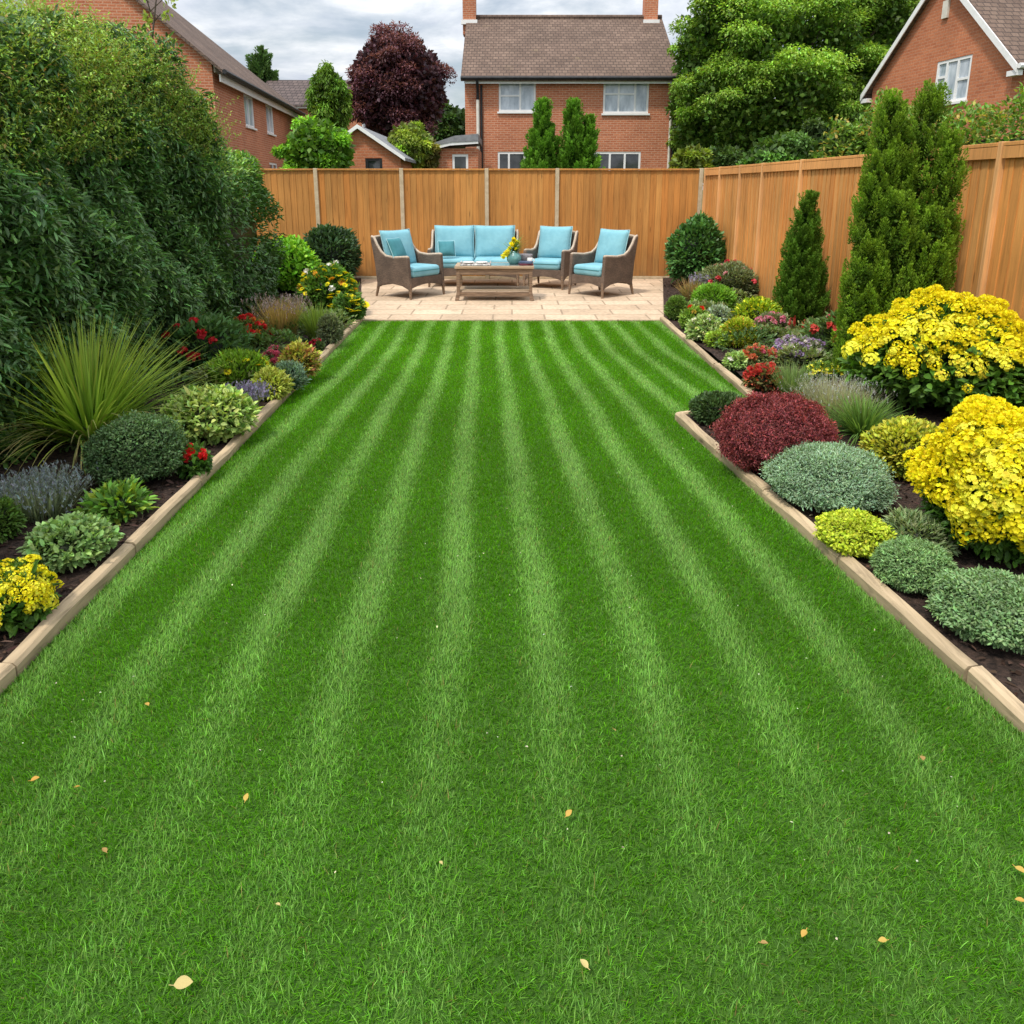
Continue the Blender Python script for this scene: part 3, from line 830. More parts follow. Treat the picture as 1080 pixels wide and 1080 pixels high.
def far_house():
    z0 = .55; s = 45
    t = thing('distant_house', 'distant brick house with brown roof between the left house and purple tree', 'house', (-14.6, 45.5, z0), R(2))
    W_, D_, HE, rise = 8.5, 8, 5.6, 1.75
    m = MB(); ops = [(1.6, 2.5, 3.8, 5.0), (4.1, 5.0, 3.8, 5.0)]
    ops = [(3.1, 3.9, 3.9, 4.9), (6.0, 6.9, 3.9, 4.9)]
    facade(m, (0, 0, 0), (1, 0, 0), W_, HE, ops); facade(m, (W_, 0, 0), (0, 1, 0), D_, HE, [], rise)
    facade(m, (W_, D_, 0), (-1, 0, 0), W_, HE, []); facade(m, (0, D_, 0), (0, -1, 0), D_, HE, [], rise)
    m.build('wall', M['brick'], t)
    for op in ops: window(t, (0, 0, 0), (1, 0, 0), op, [(.5, None), (1, None)], M['pane_pale'])
    e = .3; sl = rise / (D_ / 2); g = .1
    m = MB()
    roof_slab(m, [(-.2, -e, HE - e * sl + g), (W_ + .2, -e, HE - e * sl + g), (W_ + .2, D_ / 2, HE + rise + g), (-.2, D_ / 2, HE + rise + g)])
    roof_slab(m, [(W_ + .2, D_ + e, HE - e * sl + g), (-.2, D_ + e, HE - e * sl + g), (-.2, D_ / 2 + .001, HE + rise + g), (W_ + .2, D_ / 2 + .001, HE + rise + g)])
    rf = m.build('roof', M['tile_far'], t)
    m = MB(); m.box(0, W_, -.24, -.2, HE - .2, HE - .03); m.build('fascia', M['white'], t)
far_house()

def garage():
    t = thing('brick_garage', 'small brick garage gable with white bargeboards showing above the back fence', 'garage', (-5.45, 22.3, .45))
    W_, D_, HE, rise = 2.3, 5, 1.93, .78
    m = MB(); op = (1.3, 1.78, 1.45, 1.9)
    facade(m, (0, 0, 0), (1, 0, 0), W_, HE, [op], rise); facade(m, (W_, 0, 0), (0, 1, 0), D_, HE, []); facade(m, (W_, D_, 0), (-1, 0, 0), W_, HE, [], rise); facade(m, (0, D_, 0), (0, -1, 0), D_, HE, [])
    m.build('wall', M['brick_orange'], t)
    window(t, (0, 0, 0), (1, 0, 0), op, [(1, None)], M['pane_dark'], sill=False, frame_mat=M['black'])
    e = .15; sl = rise / (W_ / 2); g = .08
    m = MB()
    roof_slab(m, [(W_ + e, -.15, HE - e * sl + g), (W_ + e, D_, HE - e * sl + g), (W_ / 2, D_, HE + rise + g), (W_ / 2, -.15, HE + rise + g)], .08)
    roof_slab(m, [(-e, D_, HE - e * sl + g), (-e, -.15, HE - e * sl + g), (W_ / 2 - .001, -.15, HE + rise + g), (W_ / 2 - .001, D_, HE + rise + g)], .08)
    m.build('roof', M['lead'], t)
    for x_e in (-e, W_ + e):
        m = MB(); ez = HE - e * sl + g; rz = HE + rise + g
        m.prism([(x_e, ez - .09), (x_e, ez + .01), (W_ / 2, rz + .01), (W_ / 2, rz - .1)], -.18, -.152, 'y'); m.build('bargeboard', M['white'], t)
garage()

def porch():
    t = thing('garden_outbuilding', 'low brick outbuilding with grey sloping roof beside the detached house', 'outbuilding', (-2.72, 25.6, .5))
    W_, D_ = 1.62, 3; 
    m = MB(); op = (.78, 1.3, 1.35, 2.1)
    facade(m, (0, 0, 0), (1, 0, 0), W_, 2.28, [op]); facade(m, (W_, 0, 0), (0, 1, 0), D_, 2.28, []); facade(m, (W_, D_, 0), (-1, 0, 0), W_, 2.28, []); facade(m, (0, D_, 0), (0, -1, 0), D_, 2.28, [])
    m.build('wall', M['brick'], t)
    window(t, (0, 0, 0), (1, 0, 0), op, [(1, None)], M['pane_dark'], sill=False)
    m = MB()
    pts = [(-.12, 2.28), (W_ * .45, 2.5), (W_ + .02, 2.62)]
    m.prism([(-.12, 2.16), (W_ * .45, 2.36), (W_ + .02, 2.42), (W_ + .02, 2.5), (W_ * .45, 2.46), (-.12, 2.28)], -.18, -.15, 'y'); m.build('fascia', M['white'], t)
    m = MB(); m.prism([(-.14, 2.281), (W_ * .45, 2.462), (W_ + .02, 2.502), (W_ + .02, 2.72), (W_ * .55, 2.66), (-.14, 2.33)], -.2, D_, 'y'); m.build('roof', M['lead'], t)
porch()

# ------------------------------------------------------------------ plants: placement
def place(cx, by, wpx, ty, z=BZ):
    s = depth_at(by, z)
    r = wpx / 2 * s / F
    for _ in range(3):
        sc = s + r * .75 * ct
        r = wpx / 2 * sc / F
    x, y = xy(cx, sc, z)
    h = max(.05, (z_at(ty, sc) - z)) * .95
    return Vector((x, y, z)), r, h

FLOWER = {}
def flower_mesh(kind, col):
    key = (kind, col)
    if key in FLOWER: return FLOWER[key][rng.integers(len(FLOWER[key]))]
    res = []
    for v in range(3):
        b = FB(); colr = np.asarray(col, float)
        if kind == 'rose':
            n = 26; d = rdir(n); d[:, 2] = np.abs(d[:, 2]) * .9 - .1
            P = d * .25; t = unit(np.cross(d, rdir(n)) * .7 + d * .6)
            b.leaves(P, t, d, .8, .75, vary(colr, n, .15, .05), .1, .25, True)
        elif kind == 'daisy':
            n = 12; a = np.arange(n) / n * 6.283 + rng.uniform(0, .2, n)
            D = np.stack([np.cos(a), np.sin(a), np.full(n, .25)], 1)
            b.leaves(D * .1, D, np.tile([[0, 0, 1.0]], (n, 1)), .9, .42, vary(colr, n, .1, .04), .1, .2, True)
            n = 12; d = rdir(n); d[:, 2] = np.abs(d[:, 2])
            b.leaves(d * .02, d, rdir(n), .3, .25, vary(colr * np.array([.75, .5, .5]), n, .1), .1, 0, True)
        elif kind == 'cluster':
            for q in range(50):
                d0 = unit(rng.normal(size=3)); d0[2] = abs(d0[2]) * .8 + .1; d0 = unit(d0)
                c = d0 * np.array([.85, .85, .55]) * rng.uniform(.55, 1)
                n = 6; a = np.arange(n) / n * 6.283 + rng.uniform(0, 1)
                e1 = unit(np.cross(d0, [0.3, .2, .9])); e2 = np.cross(d0, e1)
                D = np.cos(a)[:, None] * e1 + np.sin(a)[:, None] * e2 + d0 * rng.uniform(.3, .7)
                cc = vary(colr, 1, .16, .04); b.leaves(np.tile(c, (n, 1)), D, np.tile(d0, (n, 1)), rng.uniform(.14, .23), .16, np.repeat(cc, n, 0) * np.exp(rng.normal(0, .06, (n, 1))), .1, .1, True)
        elif kind == 'spike':
            n = 46; z = rng.uniform(0, 1, n); a = rng.uniform(0, 6.28, n)
            D = np.stack([np.cos(a), np.sin(a), rng.uniform(.2, 1.2, n)], 1)
            P = np.stack([np.zeros(n), np.zeros(n), z * 2.6], 1)
            b.leaves(P, D, rdir(n), .55 * (1 - .6 * z), .36 * (1 - .5 * z), vary(colr, n, .22, .06), .1, .1, True)
        o = b.build('flower', None)
        o.materials.append(M['petal']); res.append(o)
    FLOWER[key] = res
    return res[0]

def add_flower(parent, loc, kind, col, size, name='flower', tilt=.4):
    o = link(name, flower_mesh(kind, col), None, parent)
    o.location = loc
    o.scale = (size * random.uniform(.85, 1.15),) * 3
    o.rotation_euler = (random.gauss(0, tilt), random.gauss(0, tilt), random.uniform(0, 6.28))
    return o

def mound_points(r, h, n, seed, amp, freq, zc=.4, top_flat=1.0, shell=.3):
    d = rdir(n); d[:, 2] = np.where(d[:, 2] < -.75, -d[:, 2], d[:, 2])
    lm = 1 + amp * lumps(d, seed, freq)
    depth = 1 - shell * rng.random(n) ** 1.6
    stray = rng.random(n) < .05
    depth = np.where(stray, 1 + rng.random(n) * .07, depth)
    rad = np.stack([np.full(n, r), np.full(n, r), np.where(d[:, 2] > 0, h * (1 - zc), h * zc)], 1)
    P = d * rad * (lm * depth)[:, None]
    P[:, 2] += h * zc
    return P, d, lm, depth

def shrub(name, label, cat, spec, col, leaf, ar=.5, cover=3.2, amp=.09, freq=4.5, out=.6, up=.25, mat='leaf', var=.22, hue=.07, col2=None, f2=0.0,
          core=.12, droop=.15, rounded=True, flowers=None, group=None, shell=.3, zc=.42, tiptone=.25, limit=14000, parent=None, loc=None, flist=None):
    if loc is None:
        p, r, h = place(*spec)
        r *= .93
    else:
        p, r, h = Vector(loc), spec[0], spec[1]
    seed = int(abs(p.x * 733 + p.y * 917)) % 100000
    t = thing(name, label, cat, p, 0, group) if parent is None else parent
    area = 2 * math.pi * r * (r * .5 + h * .75)
    n = int(min(limit, max(350, cover * area / (leaf * leaf * ar * .6))))
    P, d, lm, dep = mound_points(r, h, n, seed, amp, freq, zc, shell=shell)
    P[:, 2] = np.maximum(P[:, 2], .005)
    D = unit(d * out + rdir(n) * (1 - out) + np.array([[0, 0, up]]))
    U = unit(d * .5 + np.array([[0, 0, .8]]) + rdir(n) * .35)
    c = vary(col, n, var, hue)
    if col2 is not None:
        msk = rng.random(n) < f2
        c[msk] = vary(col2, int(msk.sum()), var, hue)
    c *= np.exp(tiptone * ((lm - 1) / max(amp, .01) * .5))[:, None] * (.62 + .38 * (dep - (1 - shell)) / shell)[:, None]  # inner leaves and hollows darkened: occlusion put into the leaf colour
    b = FB()
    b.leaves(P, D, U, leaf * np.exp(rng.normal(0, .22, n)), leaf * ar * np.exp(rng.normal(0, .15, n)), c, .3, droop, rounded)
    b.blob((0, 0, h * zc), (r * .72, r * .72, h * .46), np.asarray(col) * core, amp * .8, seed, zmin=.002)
    b.build('foliage', M[mat], t)
    m = MB()
    for k in range(3):
        a = random.uniform(0, 6.28); m.tube([(0, 0, -.03), (math.cos(a) * r * .2, math.sin(a) * r * .2, h * .4)], [max(.006, r * .05), max(.003, r * .02)], 5)
    m.build('stem', M['bark'], t)
    if flowers:
        for (k, kind, fc, size, zlo) in flowers:
            cnt = 0; tries = 0
            while cnt < k and tries < 500:
                tries += 1
                dd = unit(rng.normal(size=3)); dd[2] = abs(dd[2])
                if dd[2] < zlo: continue
                if dd[1] > .4: continue
                l = 1 + amp * lumps(dd[None], seed, freq)[0]
                q = dd * np.array([r, r, h * (1 - zc)]) * l * random.uniform(1.0, 1.12); q[2] += h * zc
                add_flower(t, q, kind, fc, size); cnt += 1
    return t

YEL = (0.87, 0.75, 0.018); YEL2 = (0.90, 0.84, 0.07); RED = (0.5, 0.015, 0.015); PINK = (0.62, 0.12, 0.2); PURP = (0.22, 0.16, 0.38); WHITE = (.75, .74, .68); ORNG = (.7, .22, .05); CORAL = (.6, .09, .07)

# ------------------------------------------------------------------ yellow flowering shrubs
def yellow_shrub(label, spec, ncl, csz, leafcol=(.05, .12, .018), zlo=.0, over=0, hole=.35):
    p, r, h = place(*spec); r *= .9; h *= .96
    t = thing('flowering_shrub', label, 'shrub', p)
    shrub('flowering_shrub', None, None, (r * .93, h * .93), leafcol, max(.035, r * .11), .55, 3.2, .1, 3.5, .5, .2, parent=t, loc=p)
    seed = int(abs(p.x * 733 + p.y * 917)) % 100000
    pts = []; tries = 0
    while len(pts) < ncl + over and tries < 60000:
        tries += 1
        d = unit(rng.normal(size=3))
        if d[2] < -.35: continue
        low = max(0, .45 - d[2])
        g = lumps(d[None], seed + 5, 4.0)[0]
        if g + random.gauss(0, .4) < -.95 + low * 2.6 * hole / .35: continue
        l = 1 + .13 * lumps(d[None], seed, 3.5)[0] + .09 * lumps(d[None], seed + 9, 8.0)[0] + random.uniform(-.05, .06)
        q = d * np.array([r, r, h * (.58 if d[2] > 0 else .42)]) * l; q[2] += h * .42
        if q[2] < .06 * h: continue
        md = csz * (.5 if tries < 30000 else .55)
        if any(np.linalg.norm(q - e[0]) < md for e in pts): continue
        pts.append((q, d))
    cam_rel = np.array([-p.x, -p.y, CAMH - p.z])
    pts.sort(key=lambda e: -(e[1] @ unit(cam_rel)))
    vis = pts[:100]; rest = pts[100:]
    for q, d in vis:
        o = add_flower(t, q, 'cluster', YEL if random.random() < .6 else YEL2, csz * random.choice([.42, .55, .65, .8]), 'flower_cluster', .3)
        dz = Vector(d); dz.z += .55
        o.rotation_euler = (dz.to_track_quat('Z', 'Y') @ Matrix.Rotation(random.uniform(0, 6.28), 3, 'Z').to_quaternion()).to_euler()
    if rest:
        b = FB()
        for q, d in rest:
            n = 110; dd = rdir(n); dd[:, 2] = np.abs(dd[:, 2])
            b.leaves(q + dd * csz * .4, unit(dd + rdir(n) * .6), dd, csz * .2, csz * .15, vary(YEL, n, .15, .05), .1, .1, True)
        o = b.build('flower_cluster', M['petal'], t); o['kind'] = 'stuff'
    return t
yellow_shrub('big yellow flowering shrub against the right fence in front of the tall conifer', (992, 450, 200, 304), 300, .10, hole=.55)
yellow_shrub('yellow flowering shrub cut by the right frame edge above a sage green mound', (1046, 612, 158, 422), 310, .085, hole=.36)
yellow_shrub('small yellow flowering shrub at the left frame edge beside the timber', (14, 674, 92, 586), 125, .044, hole=.3)

# ------------------------------------------------------------------ left bed shrubs
SAGE = (.125, .20, .12); 
shrub('sedum_plant', 'pale green fleshy mound beside the small yellow shrub', 'plant', (77, 606, 88, 545), (.17, .28, .12), .026, .7, 3.2, .07, 6, .5, .3)
shrub('round_shrub', 'dark green clipped ball shrub in front of the big striped grass', 'shrub', (148, 522, 104, 430), (.065, .125, .055), .017, .5, 3.8, .075, 6, .4, .25, core=.2)
shrub('variegated_shrub', 'cream and green variegated mound shrub right of the big striped grass', 'shrub', (224, 472, 90, 408), (.30, .40, .15), .04, .6, 3.4, .1, 5, .5, .3, col2=(.11, .2, .05), f2=.3)
shrub('green_shrub', 'mid green shrub cut off at the left frame edge behind the yellow shrub', 'shrub', (-4, 578, 52, 522), (.07, .14, .03), .02, .5, 3, .08, 5)
shrub('leafy_plant', 'small bright leafy plant with pointed leaves on bare soil by the left timber', 'plant', (124, 553, 60, 516), (.10, .22, .045), .05, .4, 2.6, .22, 5, .6, .3, col2=(.2, .3, .04), f2=.2, droop=.25, amp=.2) if False else shrub('leafy_plant', 'small bright leafy plant with pointed leaves on bare soil by the left timber', 'plant', (124, 553, 60, 516), (.10, .22, .045), .05, .4, 2.6, .2, 5, .6, .3, col2=(.2, .3, .04), f2=.2, droop=.25)
shrub('leafy_plant', 'light green leafy plant at the left edge behind the blue grey bush', 'plant', (8, 492, 46, 462), (.10, .2, .06), .05, .5, 2.6, .15, 5)
shrub('geranium', 'small red geranium beside the dark clipped ball shrub', 'flower plant', (206, 505, 34, 470), (.06, .14, .03), .03, .8, 2.8, .15, 4, flowers=[(11, 'rose', (.6, .02, .02), .027, .3)])
shrub('bushy_plant', 'loose dark green leafy bush with scattered red blooms under the hedge', 'bush', (214, 402, 92, 336), (.055, .12, .045), .06, .45, 2.8, .14, 4, flowers=[(11, 'rose', (.55, .03, .04), .045, .1)])
shrub('lime_plant', 'lime green mound with small yellow blooms behind the variegated mound', 'plant', (254, 412, 58, 370), (.15, .28, .03), .05, .25, 3, .1, 4, .5, .6, flowers=[(12, 'daisy', YEL, .03, .3), (4, 'daisy', (.75, .3, .04), .028, .3)])
shrub('lime_plant', 'yellow green low plant leaning on the left timber past the purple lavender', 'plant', (286, 424, 38, 390), (.27, .32, .07), .035, .4, 3, .12, 4)
shrub('blue_plant', 'blue green tufted plant near the left timber under pink flowers', 'plant', (306, 414, 34, 382), (.12, .2, .17), .04, .25, 3, .1, 4, .5, .6)
shrub('flower_plant', 'pink flowered plant in the middle of the left bed', 'flower plant', (296, 396, 40, 366), (.10, .13, .07), .035, .5, 2.6, .15, 4, flowers=[(18, 'rose', PINK, .034, .2)])
shrub('variegated_shrub', 'yellow green shrub with reddish tips at the left timber near the patio', 'shrub', (317, 402, 40, 361), (.27, .29, .07), .035, .5, 3, .1, 5, col2=(.3, .13, .08), f2=.18)
shrub('flower_plant', 'low red flowered plant between dark bush and tan grass', 'flower plant', (262, 372, 46, 336), (.10, .14, .05), .04, .4, 2.5, .18, 4, flowers=[(18, 'rose', (.58, .03, .03), .042, .1), (7, 'rose', ORNG, .04, .2)])
shrub('grey_plant', 'grey green soft mound at the left timber near the patio corner', 'plant', (349, 365, 26, 330), (.14, .18, .12), .03, .3, 3, .1, 5)
shrub('flower_plant', 'small crimson flower plant on soil beside the left timber', 'flower plant', (333, 372, 16, 358), (.06, .11, .04), .03, .5, 2.4, .1, 4, flowers=[(4, 'rose', (.55, .02, .08), .035, .4)])
shrub('bright_shrub', 'bright green rounded shrub near the left end of the back fence', 'shrub', (302, 312, 80, 252), (.12, .30, .025), .07, .6, 3.2, .12, 4.5, .5, .25, col2=(.2, .4, .04), f2=.3)
shrub('dark_shrub', 'dark evergreen shrub against the back fence left of the armchair', 'shrub', (350, 300, 62, 238), (.035, .075, .035), .07, .5, 3.4, .1, 4, mat='glossy_leaf')
shrub('flower_bush', 'green bush covered in yellow blooms at the left patio corner', 'flower bush', (347, 334, 62, 278), (.07, .16, .03), .05, .5, 3, .16, 4, flowers=[(46, 'daisy', YEL, .042, .0), (8, 'daisy', (.8, .38, .03), .05, .1), (5, 'rose', WHITE, .045, .2)])
shrub('flower_bush', 'small green bush with yellow blooms overhanging the patio edge', 'flower bush', (369, 340, 32, 312), (.06, .14, .03), .05, .5, 3, .14, 4, flowers=[(16, 'daisy', YEL, .055, .0)])

# ------------------------------------------------------------------ right bed shrubs
shrub('clipped_shrub', 'small round clipped shrub at the right patio corner', 'shrub', (713, 339, 25, 311), (.10, .18, .045), .022, .5, 3.5, .05, 6)
shrub('flower_plant', 'green plant with one red flower beside the small clipped ball', 'flower plant', (731, 349, 30, 324), (.15, .26, .05), .035, .5, 3, .12, 4, flowers=[(3, 'rose', (.6, .02, .01), .04, .8), (2, 'rose', (.75, .5, .1), .03, .6)])
shrub('bright_shrub', 'bright green soft shrub in the far right bed', 'shrub', (752, 332, 44, 300), (.13, .28, .035), .045, .3, 3.2, .1, 5)
shrub('variegated_shrub', 'pale white edged green mound by the far right timber', 'shrub', (742, 362, 36, 332), (.22, .33, .14), .04, .6, 3.2, .12, 5, col2=(.5, .55, .4), f2=.2, flowers=[(2, 'rose', WHITE, .03, .2)])
shrub('blue_plant', 'small silver blue plant in the far right bed', 'plant', (757, 340, 26, 322), (.26, .34, .32), .035, .5, 3, .1, 4)
shrub('golden_shrub', 'golden green mound with orange tinge in the far right bed', 'shrub', (779, 368, 38, 334), (.24, .32, .03), .03, .4, 3.4, .08, 5, col2=(.5, .3, .06), f2=.1)
shrub('golden_shrub', 'yellow topped green shrub behind the golden mound', 'shrub', (799, 350, 48, 315), (.17, .28, .025), .04, .5, 3.2, .1, 5, col2=(.4, .42, .03), f2=.25)
shrub('lime_plant', 'small lime leafy plant at the foot of the golden mound', 'plant', (757, 368, 24, 349), (.24, .36, .06), .035, .5, 3, .12, 4, flowers=[(2, 'rose', (.5, .03, .06), .025, .3)])
shrub('pale_plant', 'small pale green plant at the far right timber beside red flowers', 'plant', (775, 391, 22, 372), (.24, .36, .15), .03, .6, 3, .1, 4, flowers=[(1, 'rose', WHITE, .03, .3)])
shrub('flower_plant', 'orange and pink flowered plant behind the red flowered mound', 'flower plant', (797, 389, 38, 365), (.12, .16, .07), .035, .5, 2.6, .12, 4, flowers=[(20, 'rose', (.68, .2, .1), .036, .15), (8, 'rose', PINK, .034, .2)])
shrub('red_plant', 'red flowered mound beside the right timber near its inner end', 'flower plant', (804, 414, 36, 384), (.12, .12, .06), .035, .6, 2.8, .1, 4, col2=(.3, .08, .05), f2=.3, flowers=[(24, 'rose', (.55, .06, .05), .034, .2)])
shrub('lavender_mound', 'purple and white flowered mound below the small dark conifer', 'flower plant', (842, 386, 54, 356), (.14, .18, .13), .03, .4, 2.8, .1, 5, flowers=[(46, 'rose', (.42, .32, .52), .032, .15), (20, 'rose', (.7, .64, .7), .028, .2)])
shrub('flower_plant', 'low bright yellow flower clump above the grey feathery plant', 'flower plant', (867, 402, 36, 384), (.08, .16, .03), .035, .5, 2.6, .1, 4, flowers=[(26, 'daisy', YEL2, .038, .2)])
shrub('rose_bush', 'loose rose bush with coral blooms at the foot of the right fence', 'rose bush', (897, 388, 88, 326), (.07, .13, .045), .05, .5, 2.4, .2, 4, flowers=[(24, 'rose', CORAL, .04, .05), (10, 'rose', (.68, .22, .33), .036, .1)])
shrub('wild_shrub', 'greyish green shrub with a few red roses by the right fence', 'shrub', (770, 318, 66, 279), (.13, .17, .10), .045, .4, 2.6, .18, 4, flowers=[(8, 'rose', (.6, .08, .1), .045, .2), (5, 'rose', (.7, .35, .4), .035, .2)])
shrub('pink_plant', 'soft pink flowered plant between the golden mound and the dark conifer', 'flower plant', (812, 358, 40, 330), (.14, .17, .10), .03, .4, 2.2, .15, 4, flowers=[(22, 'rose', (.68, .25, .36), .034, .1)])
shrub('tall_bush', 'tall rounded dark green bush in the right corner of the fences', 'bush', (732, 305, 60, 228), (.055, .14, .045), .075, .6, 3.4, .07, 5, mat='glossy_leaf', flowers=[(1, 'rose', (.6, .12, .15), .05, .0)])
shrub('dark_shrub', 'small dark green round shrub at the corner of the near right bed', 'shrub', (757, 452, 60, 413), (.045, .085, .035), .022, .5, 3.4, .08, 5)
shrub('blue_mound', 'large blue grey mounded shrub beside the right timber', 'shrub', (872, 548, 132, 468), (.17, .27, .21), .016, .34, 4.2, .07, 7, .38, .2, core=.25, limit=34000)
shrub('golden_shrub', 'round lime yellow shrub between the right timber and blue grey mound', 'shrub', (900, 592, 78, 540), (.30, .38, .035), .015, .6, 3.8, .10, 7, .4, .2)
shrub('golden_shrub', 'yellow green variegated dome between the two big yellow flowering shrubs', 'shrub', (957, 512, 96, 441), (.34, .37, .05), .027, .55, 3.4, .06, 6, col2=(.09, .15, .02), f2=.18)
shrub('grey_plant', 'grey green feathery plant behind the sage ball on the right', 'plant', (965, 590, 70, 543), (.17, .24, .14), .03, .3, 2.8, .14, 5)
shrub('sage_mound', 'sage green ball shrub between lime shrub and largest sage mound', 'shrub', (962, 632, 84, 569), (.13, .23, .11), .0135, .4, 4.2, .06, 7, .38, .2, core=.25, limit=30000)
shrub('sage_mound', 'largest sage green mound near the right frame edge on dark mulch', 'shrub', (1047, 694, 128, 606), (.13, .225, .12), .0145, .48, 4.2, .085, 7, .38, .2, core=.25, limit=36000)
# red lace leaf maple
shrub('red_maple', 'deep red feathery maple mound at the corner of the right bed', 'shrub', (815, 510, 124, 410), (.14, .032, .045), .016, .28, 3.6, .09, 9, .3, -.1, rounded=False, core=.3, droop=.3, limit=60000, var=.36, hue=.12, col2=(.20, .05, .065), f2=.25)

# ------------------------------------------------------------------ grasses and wispy plants
def tuft(name, label, cat, spec, n, col0, col1, wid, lean=(.05, .9), curve=(.3, 1.1), segs=6, lenf=(.75, 1.15), base_r=.12, heads=None, mat='grass', dry=None, h_mul=1.0, group=None):
    p, r, h = place(*spec)
    p.y += 0
    t = thing(name, label, cat, p, 0, group)
    a = rng.uniform(0, 6.283, n); q = rng.random(n) ** .7
    P = np.stack([np.cos(a) * r * base_r * q, np.sin(a) * r * base_r * q, np.zeros(n)], 1)
    ln = lean[0] + (lean[1] - lean[0]) * rng.random(n) ** 1.1
    cv = rng.uniform(curve[0], curve[1], n) * (.35 + ln)
    Ln = h * h_mul * rng.uniform(lenf[0], lenf[1], n) * (1 + .25 * ln)
    c0 = vary(col0, n, .2, .06); c1 = vary(col1, n, .2, .06)
    if dry is not None:
        k = rng.random(n) < dry[1]; c0[k] = vary(dry[0], int(k.sum()), .2); c1[k] = vary(dry[0], int(k.sum()), .2)
    b = FB()
    tips = b.blades(P, a + rng.normal(0, .3, n), Ln, ln, cv, wid * rng.uniform(.7, 1.3, n), c0, c1, segs, wprof=lambda tt: (0.55 + .45 * min(1, tt * 4)) * (1 - tt ** 3))
    b.build('leaves', M[mat], t)
    if heads:
        hc, hl, hw, hn = heads
        b = FB(); idx = rng.choice(n, min(n, hn), replace=False)
        Q = tips[idx]
        for _ in range(6):
            m_ = len(Q); off = rng.uniform(-1, .2, (m_, 1)) * hl
            D = unit(np.array([[0, 0, 1.0]]) + rdir(m_) * .7)
            b.leaves(Q + np.array([[0, 0, 1.0]]) * off, D, rdir(m_), hl * .5, hw, vary(hc, m_, .25, .06), .1, .1)
        b.build('flower_spikes', M['petal'], t)['kind'] = 'stuff'
    return t, p, r, h

def big_grass():
    t, p, r, h = tuft('ornamental_grass', 'large arching yellow green striped grass against the dark left hedge', 'ornamental grass', (96, 492, 196, 328), 620, (.15, .34, .025), (.33, .46, .13), .012, (.02, 1.05), (.15, .8), 8, (.75, 1.12), .16)
    n = 70; b = FB(); a = rng.uniform(-3.1, .0, n)
    P = np.stack([np.cos(a) * r * .15, np.sin(a) * r * .15, np.zeros(n)], 1)
    b.blades(P, a, h * rng.uniform(.7, 1.1, n), rng.uniform(.4, .9, n), rng.uniform(1.2, 2.0, n), .010, vary((.16, .2, .05), n), vary((.42, .42, .22), n), 8, wprof=lambda tt: 1 - tt ** 3)
    b.build('dry_leaves', M['grass'], t)
big_grass()
tuft('feather_grass', 'tan feathery grass with mauve plumes in the middle of the left bed', 'ornamental grass', (298, 362, 82, 312), 420, (.20, .17, .06), (.42, .33, .17), .006, (.0, .55), (.05, .5), 5, (.8, 1.1), .35, heads=((.40, .31, .31), .06, .008, 170))
tuft('green_grass', 'fresh green grassy clump beside the tan feathery grass', 'ornamental grass', (335, 362, 46, 318), 300, (.12, .2, .04), (.2, .32, .08), .007, (.0, .6), (.1, .6), 5, (.75, 1.1), .35)
tuft('lavender', 'blue grey lavender bush near the front left corner of the bed', 'lavender', (42, 560, 116, 500), 900, (.12, .18, .12), (.25, .32, .29), .005, (.05, 1.0), (-.4, .3), 4, (.7, 1.1), .5, heads=((.27, .31, .33), .035, .007, 420))
tuft('lavender', 'purple flowering lavender tuft between variegated mounds on the left', 'lavender', (262, 440, 36, 406), 260, (.10, .16, .08), (.16, .2, .14), .005, (.0, .7), (-.2, .3), 4, (.75, 1.1), .4, heads=((.25, .23, .36), .05, .012, 180))
tuft('green_grass', 'dark green spiky grass tuft in front of the big yellow shrub', 'ornamental grass', (908, 470, 84, 412), 420, (.05, .13, .03), (.13, .25, .07), .008, (.05, 1.15), (.2, .9), 6, (.75, 1.15), .2)
tuft('silver_plant', 'silvery grey feathery plant behind the red maple mound', 'plant', (880, 448, 96, 396), 900, (.15, .2, .12), (.36, .40, .36), .004, (.0, 1.0), (-.3, .4), 4, (.75, 1.1), .55, heads=((.45, .47, .47), .02, .004, 300))
tuft('green_grass', 'green grassy lavender leaves behind the red flowered mound', 'ornamental grass', (835, 424, 46, 380), 380, (.08, .16, .05), (.17, .27, .12), .005, (.0, .7), (.0, .5), 5, (.75, 1.1), .45)
tuft('green_grass', 'strappy green leaves between rose bush and yellow flower clump', 'ornamental grass', (895, 402, 60, 366), 240, (.06, .15, .03), (.13, .26, .06), .012, (.0, .7), (.1, .6), 5, (.75, 1.1), .5)
tuft('feather_grass', 'small tan grass beside the tall bush in the far right corner', 'ornamental grass', (728, 318, 34, 292), 200, (.18, .15, .07), (.34, .27, .16), .007, (.0, .7), (.1, .6), 5, (.75, 1.1), .35)
tuft('lavender', 'small grey blue lavender in the far right bed by the patio', 'lavender', (744, 316, 30, 290), 200, (.12, .16, .10), (.2, .22, .26), .006, (.0, .6), (.0, .4), 4, (.75, 1.1), .4, heads=((.3, .28, .4), .06, .016, 150))
